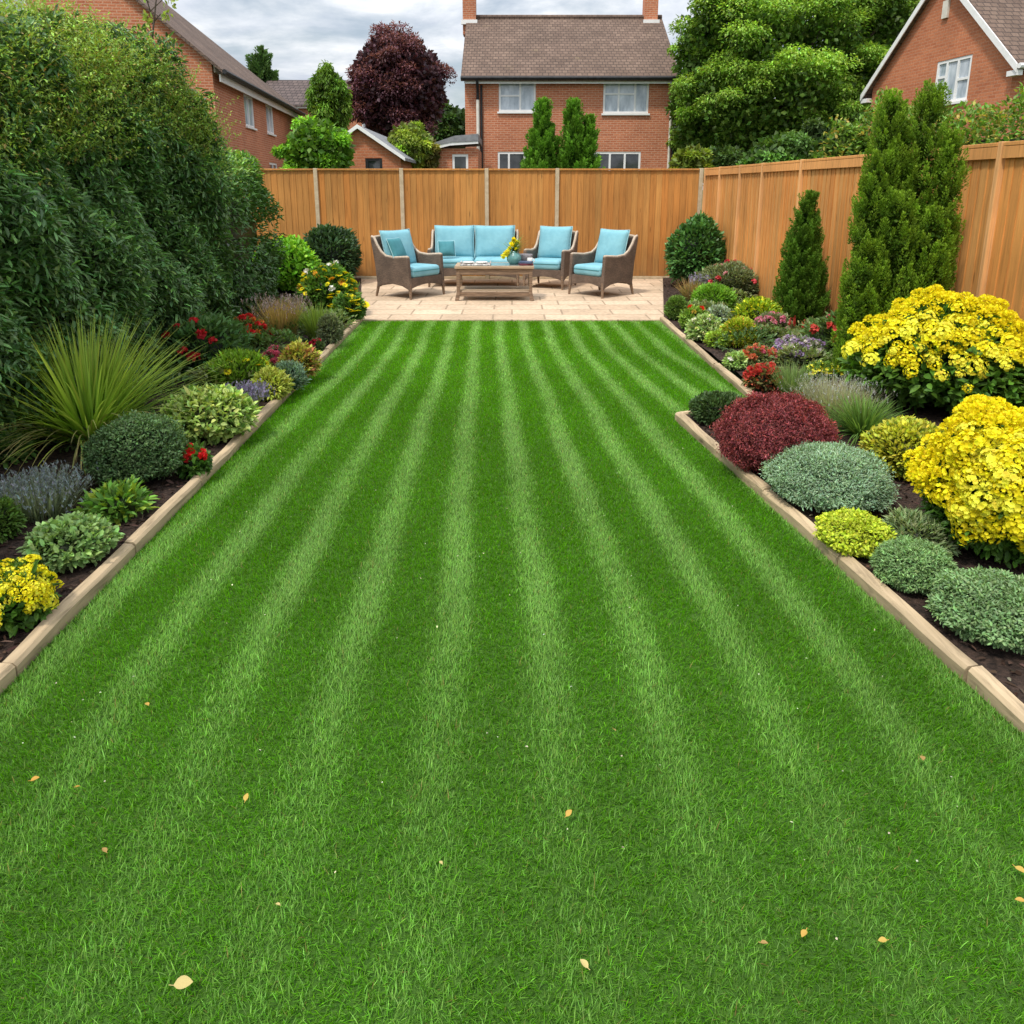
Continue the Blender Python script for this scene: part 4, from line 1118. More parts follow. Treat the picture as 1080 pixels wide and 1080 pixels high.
def spikes():
    p, r, h = place(838, 362, 24, 336)
    t = thing('salvia', 'coral red salvia spikes in front of the small dark conifer', 'flower plant', p)
    b = FB(); n = 60; a = rng.uniform(0, 6.28, n)
    P = np.stack([np.cos(a) * r * .5, np.sin(a) * r * .5, np.zeros(n)], 1)
    b.blades(P, a, h * rng.uniform(.4, .8, n), rng.uniform(.1, .7, n), .5, .02, vary((.06, .13, .04), n), vary((.1, .2, .06), n), 4)
    b.build('leaves', M['leaf'], t)
    for k in range(7):
        q = (random.uniform(-r, r) * .7, random.uniform(-r, r) * .7, h * random.uniform(.6, .85))
        o = add_flower(t, q, 'spike', CORAL, .03, 'flower_spike', .12)
spikes()

# ------------------------------------------------------------------ garden conifers
def conifer(name, label, base, spires, col, col2, mat='needle', plume=.16, dens=1.0, nleaf=46, group=None, needle=.03, cone=False, tight=False):
    """spires: (dx, dy, height, radius, lean_x)"""
    t = thing(name, label, 'conifer', base, 0, group)
    b = FB()
    for (dx, dy, Hh, rr, lx) in spires:
        npl = int(Hh * rr * 2 * math.pi / (plume * plume) * 1.9 * dens)
        z = rng.random(npl) ** .9 * Hh * .99; a = rng.uniform(0, 6.283, npl)
        f = z / Hh
        prof = np.clip(np.minimum(1, (.86 if tight else .66) + f * 1.6) * (np.clip(1 - f, 0, 1) ** .75 * 1.15 if cone else np.sqrt(np.clip(1 - f ** 3.6, 0, 1))), .05, 1)
        lm = 1 + .1 * np.sin(a * 3 + z * 5 / max(Hh, .1) * 2) + rng.normal(0, .05, npl)
        rad = rr * prof * lm * rng.uniform(.8, 1.02, npl)
        ax = np.stack([dx + np.cos(a) * rad + lx * f * Hh, dy + np.sin(a) * rad, z * .97 + .02], 1)
        outd = np.stack([np.cos(a), np.sin(a), np.zeros(npl)], 1)
        pd = unit(outd * rng.uniform(.15, .5, (npl, 1)) * (.6 if tight else 1) + np.array([[0, 0, 1.0]]) + rdir(npl) * .15)
        pc = vary(col, npl, .2, .06) * (1 + .15 * np.sin(a * 5 + z * 3))[:, None]
        pl = plume * rng.uniform(.7, 1.3, npl)
        pl = np.minimum(pl, (Hh - z) * .9 + plume * .5)
        for _ in range(nleaf * 2):
            u_ = rng.random(npl); sw = .3 * pl * (1 - u_) * rng.random(npl) ** .5
            off = rdir(npl); off = off - pd * np.sum(off * pd, 1, keepdims=True); off = unit(off)
            P = ax + pd * (u_ * pl)[:, None] + off * sw[:, None]
            D = unit(pd + off * .75 + rdir(npl) * .25)
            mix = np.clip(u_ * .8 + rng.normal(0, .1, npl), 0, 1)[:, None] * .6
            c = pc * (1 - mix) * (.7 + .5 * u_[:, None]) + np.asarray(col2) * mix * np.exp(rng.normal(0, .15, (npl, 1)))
            b.leaves(P, D, rdir(npl), needle * rng.uniform(.7, 1.4, npl), needle * .44, c, .2, .05)
        # inner sprays, crown shade put into their darker colour
        for _ in range(max(10, nleaf // 2)):
            k_ = rng.uniform(.15, .86, npl)
            P = np.stack([dx + np.cos(a) * rad * k_ + lx * f * Hh, dy + np.sin(a) * rad * k_, z * .97 + rng.uniform(-.5, .5, npl) * plume * .8], 1)
            P[:, 2] = np.maximum(P[:, 2], .01)
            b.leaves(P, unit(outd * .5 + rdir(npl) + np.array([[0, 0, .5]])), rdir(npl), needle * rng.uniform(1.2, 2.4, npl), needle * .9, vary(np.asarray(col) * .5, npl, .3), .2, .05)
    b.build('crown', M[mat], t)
    m = MB(); m.tube([(0, 0, -.1), (0, 0, .5)], [.05, .035], 7); m.build('trunk', M['bark'], t)
    return t
conifer('tall_conifer', 'tall multi stemmed green conifer standing against the right fence', (2.97, 5.95, BZ),
        [(-.15, .06, 2.17, .15, .015), (.13, .05, 2.24, .16, .015), (-.26, -.05, 1.72, .13, .02), (.24, -.07, 1.86, .14, .025), (.0, .14, 1.95, .2, .0), (-.08, -.16, 1.42, .15, .0), (.30, -.02, 1.5, .11, .04), (.14, -.2, 1.3, .15, .03), (-.28, -.12, 1.05, .13, .01)],
        (.075, .15, .014), (.20, .30, .03), plume=.12, nleaf=46, needle=.019, tight=True)
conifer('dwarf_conifer', 'small pointed dark green conifer in front of the right fence', (3.1, 8.15, BZ),
        [(0, 0, 1.42, .26, 0), (-.03, -.03, 1.0, .24, 0), (.04, -.02, .95, .24, 0)], (.05, .115, .014), (.11, .2, .03), plume=.11, nleaf=46, needle=.02, cone=True)

# ------------------------------------------------------------------ hedges
def hedge():
    t = thing('tall_hedge', 'tall dark green laurel hedge filling the left side with pale shoots on top', 'hedge', (-3.3, 4.4, .02))
    y0, y1, xf, xb, H = -3.4, 2.68, .68, -.75, 2.62     # local coordinates
    hs = lambda yy: 1 - .16 * np.clip((np.asarray(yy) - 1.8) / .8, 0, 1) ** 1.5 - .12 * np.clip((1.1 - np.asarray(yy)) / 1.4, 0, 1)
    b = FB()
    # face that looks over the bed
    def lum(y, z): return .06 * np.sin(y * 2.1 + 1.3 * z) + .06 * np.sin(y * 4.7 - z * 3.1 + 1) + .06 * np.sin(z * 6.3 + y * 1.7) + .05 * np.sin(y * 9.1 + z * 8)
    n = 82000
    y = rng.uniform(y0, y1, n); z = rng.random(n) ** .9 * H * hs(y)
    x = xf + lum(y, z) - .16 * np.clip(z / H, 0, 1) ** 2 - .1 * (z < .5) - .28 * rng.random(n) ** 1.5
    P = np.stack([x, y, z], 1)
    D = unit(np.array([[.75, -.15, -.08]]) + rdir(n) * .85 + np.stack([np.zeros(n), np.zeros(n), .35 * np.sin(y * 5 + z * 4)], 1))
    U = unit(np.array([[.4, 0, 1.0]]) + rdir(n) * .4)
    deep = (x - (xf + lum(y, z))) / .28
    c = vary((.060, .125, .048), n, .36, .09) * (1 + .4 * np.clip(deep + .7, -.6, .4))[:, None]  # leaves deep in the face darkened, inner shade painted into them
    lite = rng.random(n) < .10; c[lite] *= np.array([1.7, 1.6, 1.3])
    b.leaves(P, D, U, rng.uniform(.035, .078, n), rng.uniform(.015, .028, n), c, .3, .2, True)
    # end face turned to the patio
    n = 10000
    x = rng.uniform(xb, xf, n); z = rng.random(n) * H * .88; y = y1 + lum(x, z) - .25 * rng.random(n) ** 1.5
    D = unit(np.array([[.35, .7, -.1]]) + rdir(n) * .7)
    b.leaves(np.stack([x, y, z], 1), D, unit(np.array([[.2, .2, 1.0]]) + rdir(n) * .4), rng.uniform(.055, .1, n), .03, vary((.052, .11, .04), n, .3, .09), .3, .25, True)
    # solid heart
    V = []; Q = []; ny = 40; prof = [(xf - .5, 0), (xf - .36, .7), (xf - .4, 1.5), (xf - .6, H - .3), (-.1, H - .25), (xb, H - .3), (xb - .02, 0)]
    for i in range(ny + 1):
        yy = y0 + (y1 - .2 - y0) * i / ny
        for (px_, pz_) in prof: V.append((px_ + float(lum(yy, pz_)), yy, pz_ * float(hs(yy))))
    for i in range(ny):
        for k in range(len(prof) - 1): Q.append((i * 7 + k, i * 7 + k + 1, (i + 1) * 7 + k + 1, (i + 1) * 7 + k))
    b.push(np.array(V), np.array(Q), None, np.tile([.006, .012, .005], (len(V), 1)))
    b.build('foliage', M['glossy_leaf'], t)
    # feathery pale new growth on the crown
    b = FB(); n = 11000
    y = rng.uniform(y0, y1 + .05, n); x = xb + (xf - .02 - xb) * rng.random(n) ** .62
    z = H * hs(y) - .24 + rng.uniform(-.12, .12, n) - np.where(x > .3, rng.random(n) ** 1.3 * .62, 0) * np.clip((x - .3) / .2, 0, 1)
    az = rng.uniform(0, 6.28, n); Ln = rng.uniform(.14, .42, n) * (1 + .3 * np.sin(y * 2.3 + 1)) * np.where(x > .4, .75, 1)
    P = np.stack([x, y, z], 1)
    lean = np.abs(rng.normal(.15, .3, n)) + .75 * np.clip((x - .35) / .37, 0, 1); az = np.where(x > .4, rng.normal(0, .8, n), az)
    cv = rng.uniform(.1, .8, n)
    b.blades(P, az, Ln, lean, cv, .005, vary((.12, .17, .04), n), vary((.24, .3, .06), n), 3)
    hd = np.stack([np.cos(az), np.sin(az), np.zeros(n)], 1); up = np.array([[0, 0, 1.0]])
    for tt in np.linspace(.12, 1.0, 13):
        th = lean + cv * tt * .5
        Q_ = P + (hd * np.sin(th)[:, None] + up * np.cos(th)[:, None]) * (Ln * tt)[:, None]
        dd = unit(rdir(n) + up * .2 + hd * .3)
        tone = (.55 + .45 * tt)
        cc = vary((.20, .32, .085), n, .28, .1) * tone
        br = rng.random(n) < .07; cc[br] = vary((.26, .2, .09), int(br.sum()), .2)
        b.leaves(Q_, dd, unit(up + rdir(n) * .5), rng.uniform(.018, .036, n), rng.uniform(.009, .015, n), cc, .2, .2)
    b.build('new_growth', M['leaf'], t)
    m = MB()
    for k in range(8):
        yy = y0 + .3 + k * .78; m.tube([(0, yy, -.1), (.05, yy + .1, .8), (.1, yy, 1.6)], [.05, .04, .02], 6)
    m.build('trunk', M['bark'], t)
hedge()

def hedge_end():
    t = thing('rounded_hedge', 'shorter rounded green hedge between the tall hedge and back fence', 'hedge', (-3.68, 9.1, .02))
    b = FB(); n = 24000
    d = rdir(n); lm = 1 + .1 * lumps(d, 3, 4)
    e = np.sign(d) * np.abs(d) ** .6
    P = e * np.array([.72, 1.25, .98]) * (lm * (1 - .22 * rng.random(n) ** 1.5))[:, None]; P[:, 2] += .98; P[:, 2] = np.maximum(P[:, 2], .02)
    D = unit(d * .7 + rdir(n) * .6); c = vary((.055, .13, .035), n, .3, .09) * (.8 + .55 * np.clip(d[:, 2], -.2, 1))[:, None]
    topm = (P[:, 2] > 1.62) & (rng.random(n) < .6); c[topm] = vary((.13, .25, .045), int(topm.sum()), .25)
    b.leaves(P, D, unit(d * .5 + np.array([[0, 0, .8]]) + rdir(n) * .4), rng.uniform(.045, .085, n), rng.uniform(.022, .036, n), c, .3, .2, True)
    b.blob((0, 0, .96), (.55, 1.05, .85), (.01, .02, .007), .08, 3)
    b.build('foliage', M['glossy_leaf'], t)
    m = MB(); m.tube([(0, 0, -.1), (.05, 0, .9)], [.07, .04], 7); m.build('trunk', M['bark'], t)
hedge_end()

def sapling():
    t = thing('young_birch', 'thin leafy twig of a young tree poking above the left hedge', 'tree', (-2.98, 6.75, .05))
    m = MB(); m.tube([(0, 0, -.1), (.03, .02, 1.6), (.0, 0, 2.6), (.10, 0, 3.05)], [.03, .02, .01, .004], 6)
    stem = m.build('trunk', M['bark'], t)
    b = FB()
    for k in range(9):
        zz = random.uniform(2.45, 2.95); a = random.uniform(0, 6.28); Ln = random.uniform(.15, .32)
        pts = [(.02, 0, zz), (math.cos(a) * Ln * .6, math.sin(a) * Ln * .6, zz + Ln * .5), (math.cos(a) * Ln, math.sin(a) * Ln, zz + Ln * .55)]
        mb = MB(); mb.tube(pts, [.005, .004, .002], 5); mb.build('branch', M['bark'], t)
        n = 16; f = rng.random(n)[:, None]
        P = np.array(pts[1]) * (1 - f) + np.array(pts[2]) * f + rng.normal(0, .02, (n, 3))
        b.leaves(P, unit(rdir(n) + np.array([[0, 0, -.3]])), rdir(n), .045, .03, vary((.2, .28, .07), n, .2), .2, .2, True)
    b.build('crown', M['leaf'], t)
sapling()

# ------------------------------------------------------------------ trees and shrubs beyond the garden
def limb_pts(a, bb, k=4, w_=.15):
    a = Vector(a); bb = Vector(bb); Ld = (bb - a).length
    return [a.lerp(bb, i / k) + Vector((random.gauss(0, w_), random.gauss(0, w_), 0)) * (Ld * .12 if 0 < i < k else 0) for i in range(k + 1)]

def tree(name, label, px, s, py_top, py_bot, wpx, col, nclump, nleaf, leaf, csize=.22, col2=None, cat='tree', droop=.15, group=None, flat=.55, up=.0, trunk_r=.2, shape=1.0, ar=.55, var=.25, inner=.15, rag=.14):
    zt, zb = z_at(py_top, s), z_at(py_bot, s)
    zc = (zt + zb) / 2
    x, y = xy(px, s, zc); zg = terrain_z(x, y)
    t = thing(name, label, cat, (x, y, zg - .02), 0, group)
    Rr = wpx / 2 * s / F; Hc = (zt - zb) / 2; zc -= zg
    cl = unit(rng.normal(size=(nclump, 3))) * (rng.uniform(.3, .92, (nclump, 1)) ** .6)
    lm = 1 + rag * lumps(cl, int(px), 4)
    cen = cl * np.array([Rr * .86, Rr * .86, Hc * .88]) * lm[:, None]
    if shape != 1.0:
        tz = (cl[:, 2] + 1) / 2; cen[:, :2] *= (1.15 - shape * tz)[:, None]
    cen[:, 2] += zc
    b = FB(); per = nleaf // nclump
    cr = Rr * csize * rng.uniform(.7, 1.35, nclump)
    cc = vary(col, nclump, .18, .06)
    for i in range(nclump):
        d = rdir(per); d[:, 2] = np.where((d[:, 2] < -.2) & (rng.random(per) < .5), -d[:, 2], d[:, 2])
        q = d * (rng.random((per, 1)) ** .4) * np.array([cr[i], cr[i], cr[i] * flat])
        P = cen[i] + q
        c = cc[i] * np.exp(rng.normal(0, var, (per, 1))) * np.exp(rng.normal(0, .06, (per, 3)))
        if col2 is not None:
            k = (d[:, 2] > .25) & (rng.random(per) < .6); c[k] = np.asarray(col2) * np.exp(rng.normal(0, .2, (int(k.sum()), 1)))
        D = unit(d * .6 + rdir(per) * .7 + np.array([[0, 0, up - .15]]))
        b.leaves(P, D, unit(np.array([[0, 0, 1.0]]) + rdir(per) * .5), leaf * np.exp(rng.normal(0, .2, per)), leaf * ar, c, .25, droop, leaf * F / s > 3.5)
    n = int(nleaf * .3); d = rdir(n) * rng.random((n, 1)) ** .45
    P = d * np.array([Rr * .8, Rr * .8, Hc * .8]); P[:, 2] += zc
    b.leaves(P, rdir(n), rdir(n), leaf * 1.9, leaf * 1.3, vary(np.asarray(col) * .45, n, .3), .2, .1)  # inner filler leaves, crown shade put into their colour
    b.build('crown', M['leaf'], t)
    m = MB(); m.tube(limb_pts((0, 0, -.1), (0, 0, zc), 5, .1), [trunk_r, trunk_r * .85, trunk_r * .75, trunk_r * .6, trunk_r * .5, trunk_r * .4], 9)
    tr = m.build('trunk', M['bark'], t)
    for i in range(min(nclump, 9)):
        zz = zc - Hc * random.uniform(.1, .8)
        m = MB(); m.tube(limb_pts((0, 0, max(.3, zz)), cen[i], 4), [trunk_r * .4, trunk_r * .3, trunk_r * .22, trunk_r * .14, trunk_r * .07], 6); m.build('limb', M['bark'], tr)
    return t
def big_tree():
    s = 26.0; x, y = xy(828, s, 4); zg = terrain_z(x, y)
    t = thing('broadleaf_tree', 'huge green broadleaf tree rising behind the right fence', 'tree', (x, y, zg - .02))
    sc = s / F
    # billows surveyed as (px, py, radius px, depth offset)
    bil = [(750, 28, 40, -.6), (770, -15, 48, .5), (830, -40, 55, .3), (890, -20, 48, .2), (925, 25, 42, .5), (756, 85, 44, -.4), (800, 40, 52, -1.2), (860, 30, 50, -1.0), (905, 75, 44, -.4),
           (785, 105, 46, -1.4), (840, 90, 50, -1.8), (880, 115, 40, -1.2), (745, 130, 36, .2), (800, 140, 40, -.6), (925, 115, 36, .4), (850, 140, 40, -.6), (760, 60, 40, 1.5), (850, 0, 50, 1.5), (900, 40, 46, 1.8), (735, 62, 28, .4), (730, 108, 26, .6), (742, 158, 32, 1.2), (775, 165, 40, 1.0), (830, 165, 44, 1.2), (885, 160, 44, 1.0), (925, 150, 40, 1.2), (726, 150, 22, 1.6), (940, 60, 34, 1.6), (945, 0, 36, 1.2), (800, 0, 50, 2.4), (790, 90, 50, 1.8), (870, 80, 50, 2.2)]
    b = FB(); tips = []
    for (px, py, rp, dy) in bil:
        ss = s + dy; zz = z_at(py, ss) - zg; xx = (px - CX) / F * ss - x; R0 = rp * sc * .92
        tips.append((xx, dy, zz))
        nb = 15; cd_ = unit(rng.normal(size=(nb, 3))); cd_[:, 2] = np.where(cd_[:, 2] < -.3, -cd_[:, 2], cd_[:, 2])
        cen = np.array([xx, dy, zz]) + cd_ * R0 * np.array([1, 1, .72]) * rng.uniform(.5, 1.05, (nb, 1))
        bt = math.exp(rng.normal(0, .12)) * (.8 if dy > .4 else 1.0)
        for k in range(nb):
            per = 460; d = rdir(per); d[:, 2] = np.where((d[:, 2] < -.1) & (rng.random(per) < .6), -d[:, 2], d[:, 2])
            rr = R0 * rng.uniform(.3, .5)
            P = cen[k] + d * rng.random((per, 1)) ** .35 * np.array([rr, rr, rr * .7])
            c = vary((.135, .245, .045), per, .3, .09) * bt
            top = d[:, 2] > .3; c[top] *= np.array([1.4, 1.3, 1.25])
            D = unit(d * np.array([.9, .9, .2]) + rdir(per) * .6 + np.array([[0, 0, -.25]]))
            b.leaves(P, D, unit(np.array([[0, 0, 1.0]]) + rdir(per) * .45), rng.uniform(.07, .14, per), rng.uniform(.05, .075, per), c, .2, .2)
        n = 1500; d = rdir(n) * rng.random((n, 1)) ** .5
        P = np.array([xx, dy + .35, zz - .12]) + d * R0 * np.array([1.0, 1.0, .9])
        b.leaves(P, rdir(n), rdir(n), rng.uniform(.14, .24, n), .13, vary((.06, .12, .022), n, .35), .2, .1)  # dark filler in each billow, inner shade painted as leaf colour
    b.build('crown', M['leaf'], t)
    m = MB(); m.tube([(0, 0, -.1), (.05, 0, 1.5), (-.05, 0, 3), (0, .1, 5), (.1, .1, 7)], [.36, .3, .27, .2, .08], 10); tr = m.build('trunk', M['bark'], t)
    for q in tips[:16]:
        m = MB(); m.tube(limb_pts((0, 0, min(max(1.6, q[2] * .55), 4.6)), q, 4), [.13, .1, .07, .05, .02], 6); m.build('limb', M['bark'], tr)
big_tree()
tree('broadleaf_tree', 'darker green tree in the gap beside the right gable house', 935, 31, -40, 120, 90, (.04, .09, .025), 30, 14000, .18, .35, trunk_r=.25)
tree('purple_beech', 'deep purple leaved tree standing left of the detached house', 420, 38, 24, 165, 122, (.085, .036, .060), 110, 46000, .15, .21, col2=(.165, .075, .108), flat=.7, trunk_r=.25, shape=.38, rag=.23)
tree('lime_bush', 'yellow green bush above the fence between garage and outbuilding', 432, 24, 125, 182, 56, (.22, .32, .06), 24, 9000, .10, .3, cat='bush', trunk_r=.06)
tree('bright_bush', 'bright green rounded bush above the left end of the back fence', 336, 20, 120, 200, 84, (.12, .28, .03), 36, 15000, .10, .3, col2=(.2, .4, .05), cat='bush', trunk_r=.08, rag=.24)
tree('weeping_conifer', 'mid green columnar tree with drooping sprays behind the bright bush', 348, 33, 68, 150, 44, (.10, .21, .03), 60, 15000, .16, .32, droop=.5, up=-.6, flat=1.5, ar=.3, trunk_r=.12)
tree('distant_tree', 'dark distant tree between purple tree and detached house', 476, 56, 108, 165, 60, (.05, .10, .03), 24, 9000, .25, .35, trunk_r=.2, group='distant trees')
tree('distant_tree', 'distant green tree behind the bright bush beside the far house', 318, 58, 118, 175, 60, (.06, .11, .035), 20, 7000, .25, .35, trunk_r=.2, group='distant trees')
tree('autumn_shrub', 'small olive and orange tinted bush left of the grey outbuilding roof', 452, 24.5, 141, 185, 26, (.2, .2, .06), 14, 4000, .09, .3, cat='bush', trunk_r=.05)
tree('round_bush', 'golden green bush above the corner where the fences meet', 728, 17, 150, 200, 48, (.17, .24, .04), 22, 8000, .08, .3, cat='bush', trunk_r=.05)
tree('round_bush', 'dark green bush behind the first bays of the side fence', 765, 17.5, 150, 205, 56, (.06, .12, .035), 24, 9000, .08, .3, cat='bush', trunk_r=.05)
tree('round_bush', 'wide mid green bush behind the side fence under the huge tree', 826, 15.5, 134, 210, 100, (.085, .18, .04), 34, 15000, .075, .27, cat='bush', trunk_r=.06)
tree('round_bush', 'pale green rounded bush behind the fence left of the tall conifer', 893, 13.5, 126, 210, 62, (.14, .25, .055), 26, 10000, .06, .27, cat='bush', trunk_r=.05)
tree('dark_hedge_bush', 'dark green bush behind the side fence between round bushes and gable house', 860, 19, 128, 190, 60, (.05, .10, .03), 20, 8000, .09, .3, cat='bush', trunk_r=.05)  # darker leaf colour than the round bushes beside it
def back_hedge():
    t = thing('boundary_hedge', 'leafy green hedge above the fence below the right gable house', 'hedge', (7.2, 11.4, .1), R(-68))
    b = FB(); n = 30000
    x = rng.uniform(-3.4, 3.4, n); d = rdir(n)
    Hh = 2.72 + .12 * np.sin(x * 2.2) + .1 * np.sin(x * 5.1 + 1)
    P = np.stack([x, d[:, 1] * .7 * (1 + .12 * np.sin(x * 4)), Hh * .5 + d[:, 2] * Hh * .5 * (1 + .08 * np.sin(x * 7 + d[:, 1] * 5))], 1); P[:, 2] = np.maximum(P[:, 2], .02)
    P -= d * (.2 * rng.random((n, 1)) ** 1.4)
    c = vary((.10, .19, .04), n, .3, .1); k = rng.random(n) < .22; c[k] = vary((.26, .24, .07), int(k.sum()), .25)
    b.leaves(P, unit(d + rdir(n) * .8), unit(d * .3 + np.array([[0, 0, 1.0]]) + rdir(n) * .4), .085, .05, c, .25, .2, True)
    nn = 24; V = []; Q = []
    for i in range(nn + 1):
        xx = -3.3 + 6.6 * i / nn
        for j in range(10):
            th = j / 10 * 6.283; V.append((xx, math.cos(th) * .4, 1.15 + math.sin(th) * 1.0))
    for i in range(nn):
        for j in range(10): Q.append((i * 10 + j, i * 10 + (j + 1) % 10, (i + 1) * 10 + (j + 1) % 10, (i + 1) * 10 + j))
    b.push(np.array(V), np.array(Q), None, np.tile([.02, .035, .01], (len(V), 1)))
    b.build('foliage', M['leaf'], t)
    m = MB()
    for k in range(6): m.tube([(-3 + k * 1.2, 0, -.2), (-3 + k * 1.2, 0, 1.2)], [.05, .03], 6)
    m.build('trunk', M['bark'], t)
back_hedge()

def far_conifer(label, px, s, top, wpx, col, col2, spires, name='cypress_tree', group=None):
    zt = z_at(top, s); x, y = xy(px, s, zt); zg = terrain_z(x, y)
    Hh = zt - zg; r = wpx / 2 * s / F
    sp_ = [(a * r, 0.1 * i, Hh * f, r * w_, 0) for i, (a, f, w_) in enumerate(spires)]
    return conifer(name, label, (x, y, zg - .02), sp_, col, col2, cone=True, plume=.36 * s / 22, dens=1.3, nleaf=34, needle=.085 * s / 22, group=group)
far_conifer('pointed cypress left of its pair in front of the detached house', 573, 21, 107, 44, (.06, .15, .018), (.13, .26, .03), [(0, 1, .72), (-.4, .75, .6), (.35, .8, .5)])
far_conifer('twin topped cypress right of its pair in front of the detached house', 611, 21, 107, 50, (.06, .15, .018), (.13, .26, .03), [(-.25, 1, .66), (.4, .87, .6), (0, .7, .7)])
far_conifer('tall dark poplars on the skyline behind the left house', 276, 46, 51, 40, (.05, .10, .04), (.08, .15, .05), [(-.45, .95, .5), (.05, 1, .45), (.45, .85, .5), (.7, .6, .4)], 'poplar_tree')

# ------------------------------------------------------------------ patio furniture
def pillow(w_, h_, d_, n=18, sag=.0, sharp=3.0):
    V, Q = [], []
    for side in (1, -1):
        for j in range(n + 1):
            for i in range(n + 1):
                u_ = i / n * 2 - 1; v_ = j / n * 2 - 1
                th = (max(0, 1 - abs(u_) ** sharp) ** .5) * (max(0, 1 - abs(v_) ** sharp) ** .5)
                pin = 1 - .05 * (1 - v_ * v_) ; pin2 = 1 - .05 * (1 - u_ * u_)
                wr = .012 * d_ * math.sin(u_ * 5 + v_ * 2) * math.sin(v_ * 3 + 1)
                V.append((u_ * w_ / 2 * pin, side * (d_ / 2 * th + wr * th) - sag * (1 - u_ * u_), v_ * h_ / 2 * pin2))
    N2 = (n + 1) * (n + 1)
    for sd_ in range(2):
        for j in range(n):
            for i in range(n):
                k = sd_ * N2 + j * (n + 1) + i
                q = (k, k + 1, k + n + 2, k + n + 1)
                Q.append(q if sd_ == 0 else q[::-1])
    return V, Q

def put_pillow(name, parent, mat, w_, h_, d_, loc, rx=0, ry=0, rz=0, sharp=3.0, pipe=True):
    V, Q = pillow(w_, h_, d_, sharp=sharp)
    m = MB(); m.add(V, Q)
    me = m.mesh(name)
    bm = bmesh.new(); bm.from_mesh(me); bmesh.ops.remove_doubles(bm, verts=bm.verts, dist=.0005); bmesh.ops.recalc_face_normals(bm, faces=bm.faces); bm.to_mesh(me); bm.free()
    me.polygons.foreach_set('use_smooth', [True] * len(me.polygons))
    o = link(name, me, mat, parent)
    o.location = loc; o.rotation_euler = (rx, ry, rz)
    if pipe:
        n = 16; e = []
        for k in range(4):
            for i in range(n):
                f = i / n * 2 - 1
                c = (1 - .05 * (1 - f * f))
                e.append([(f * w_ / 2 * .99, 0, -h_ / 2 * c), (w_ / 2 * c, 0, f * h_ / 2 * .99), (-f * w_ / 2 * .99, 0, h_ / 2 * c), (-w_ / 2 * c, 0, -f * h_ / 2 * .99)][k])
        e.append(e[0])
        m = MB(); m.tube(e, .006, 5); m.build('piping', M['piping'], o, smooth_=True)
    return o

def seat_box(name, parent, w_, d_, h_, loc):
    m = MB(); m.box(-w_ / 2, w_ / 2, -d_ / 2, d_ / 2, 0, h_)
    o = m.build(name, M['teal'], parent, h_ * .42, True, 5)
    o.location = loc
    m = MB(); z = h_ * .62
    e = .012; pts = [(-w_ / 2 - .001, -d_ / 2 + .04, z), (-w_ / 2 + .04, -d_ / 2 - .001, z), (w_ / 2 - .04, -d_ / 2 - .001, z), (w_ / 2 + .001, -d_ / 2 + .04, z)]
    m.tube(pts, .007, 5); m.build('piping', M['teal_dark'], o, smooth_=True)
    return o

def seat(name, label, cat, loc, rz, W_, cushions):
    """woven seat facing local -y"""
    t = thing(name, label, cat, loc, rz)
    t.scale = (1, .95, .95)
    hw = W_ / 2; th = .055
    # side profile (y, z): arched skirt, flat arm that sweeps up into the back
    prof = [(-.36, .13), (-.33, .60), (-.30, .605), (-.05, .585), (.12, .60), (.22, .66), (.30, .76), (.36, .86), (.41, .875), (.40, .80), (.34, .5), (.30, .14), (.18, .19), (0, .21), (-.2, .19)]
    for sgn in (-1, 1):
        m = MB(); m.prism(prof, sgn * hw - (th if sgn > 0 else 0), sgn * hw + (0 if sgn > 0 else th), 'x')
        m.build('side_panel', M['wicker'], t, .01)
        rim = [(sgn * (hw - th / 2), y_, z_ + .008) for y_, z_ in prof[1:9]]
        m = MB(); m.tube(rim, .02, 7); m.build('arm_rim', M['rim'], t, smooth_=True)
    m = MB(); m.prism([(.27, .16), (.31, .16), (.41, .86), (.36, .86)], -hw + th, hw - th, 'x'); bk = m.build('backrest', M['wicker'], t, .008)
    m = MB(); m.tube([(-hw + th, .39, .872), (0, .395, .895), (hw - th, .39, .872)], .022, 7); m.build('top_rim', M['rim'], bk, smooth_=True)
    # front apron with an arched lower edge
    pts = []; n = 12
    for i in range(n + 1):
        f = i / n * 2 - 1; pts.append((f * (hw - th), .15 + .05 * (1 - f * f)))
    poly = pts + [(hw - th, .31), (-hw + th, .31)]
    m = MB(); m.prism(poly, -.345, -.305, 'y'); m.build('apron', M['wicker'], t, .006)
    m = MB(); m.box(-hw + th, hw - th, -.303, .29, .26, .30); m.build('seat_base', M['wicker'], t)
    for sx in (-1, 1):
        for (yy, dy) in ((-.335, -.02), (.29, .06)):
            m = MB(); m.tube([(sx * (hw - .03), yy, .22), (sx * (hw - .02), yy + dy, 0)], [.026, .016], 8); m.build('leg', M['table_wood'], t)
    n = cushions; cw = (W_ - 2 * th - .02) / n
    for i in range(n):
        cx = -hw + th + .01 + cw * (i + .5)
        seat_box('seat_cushion', t, cw - .012, .60, .16, (cx, -.05, .302))
        o = put_pillow('back_cushion', t, M['teal'], cw - .0, .56, .2, (cx, .215, .70), rx=-.26)
    return t

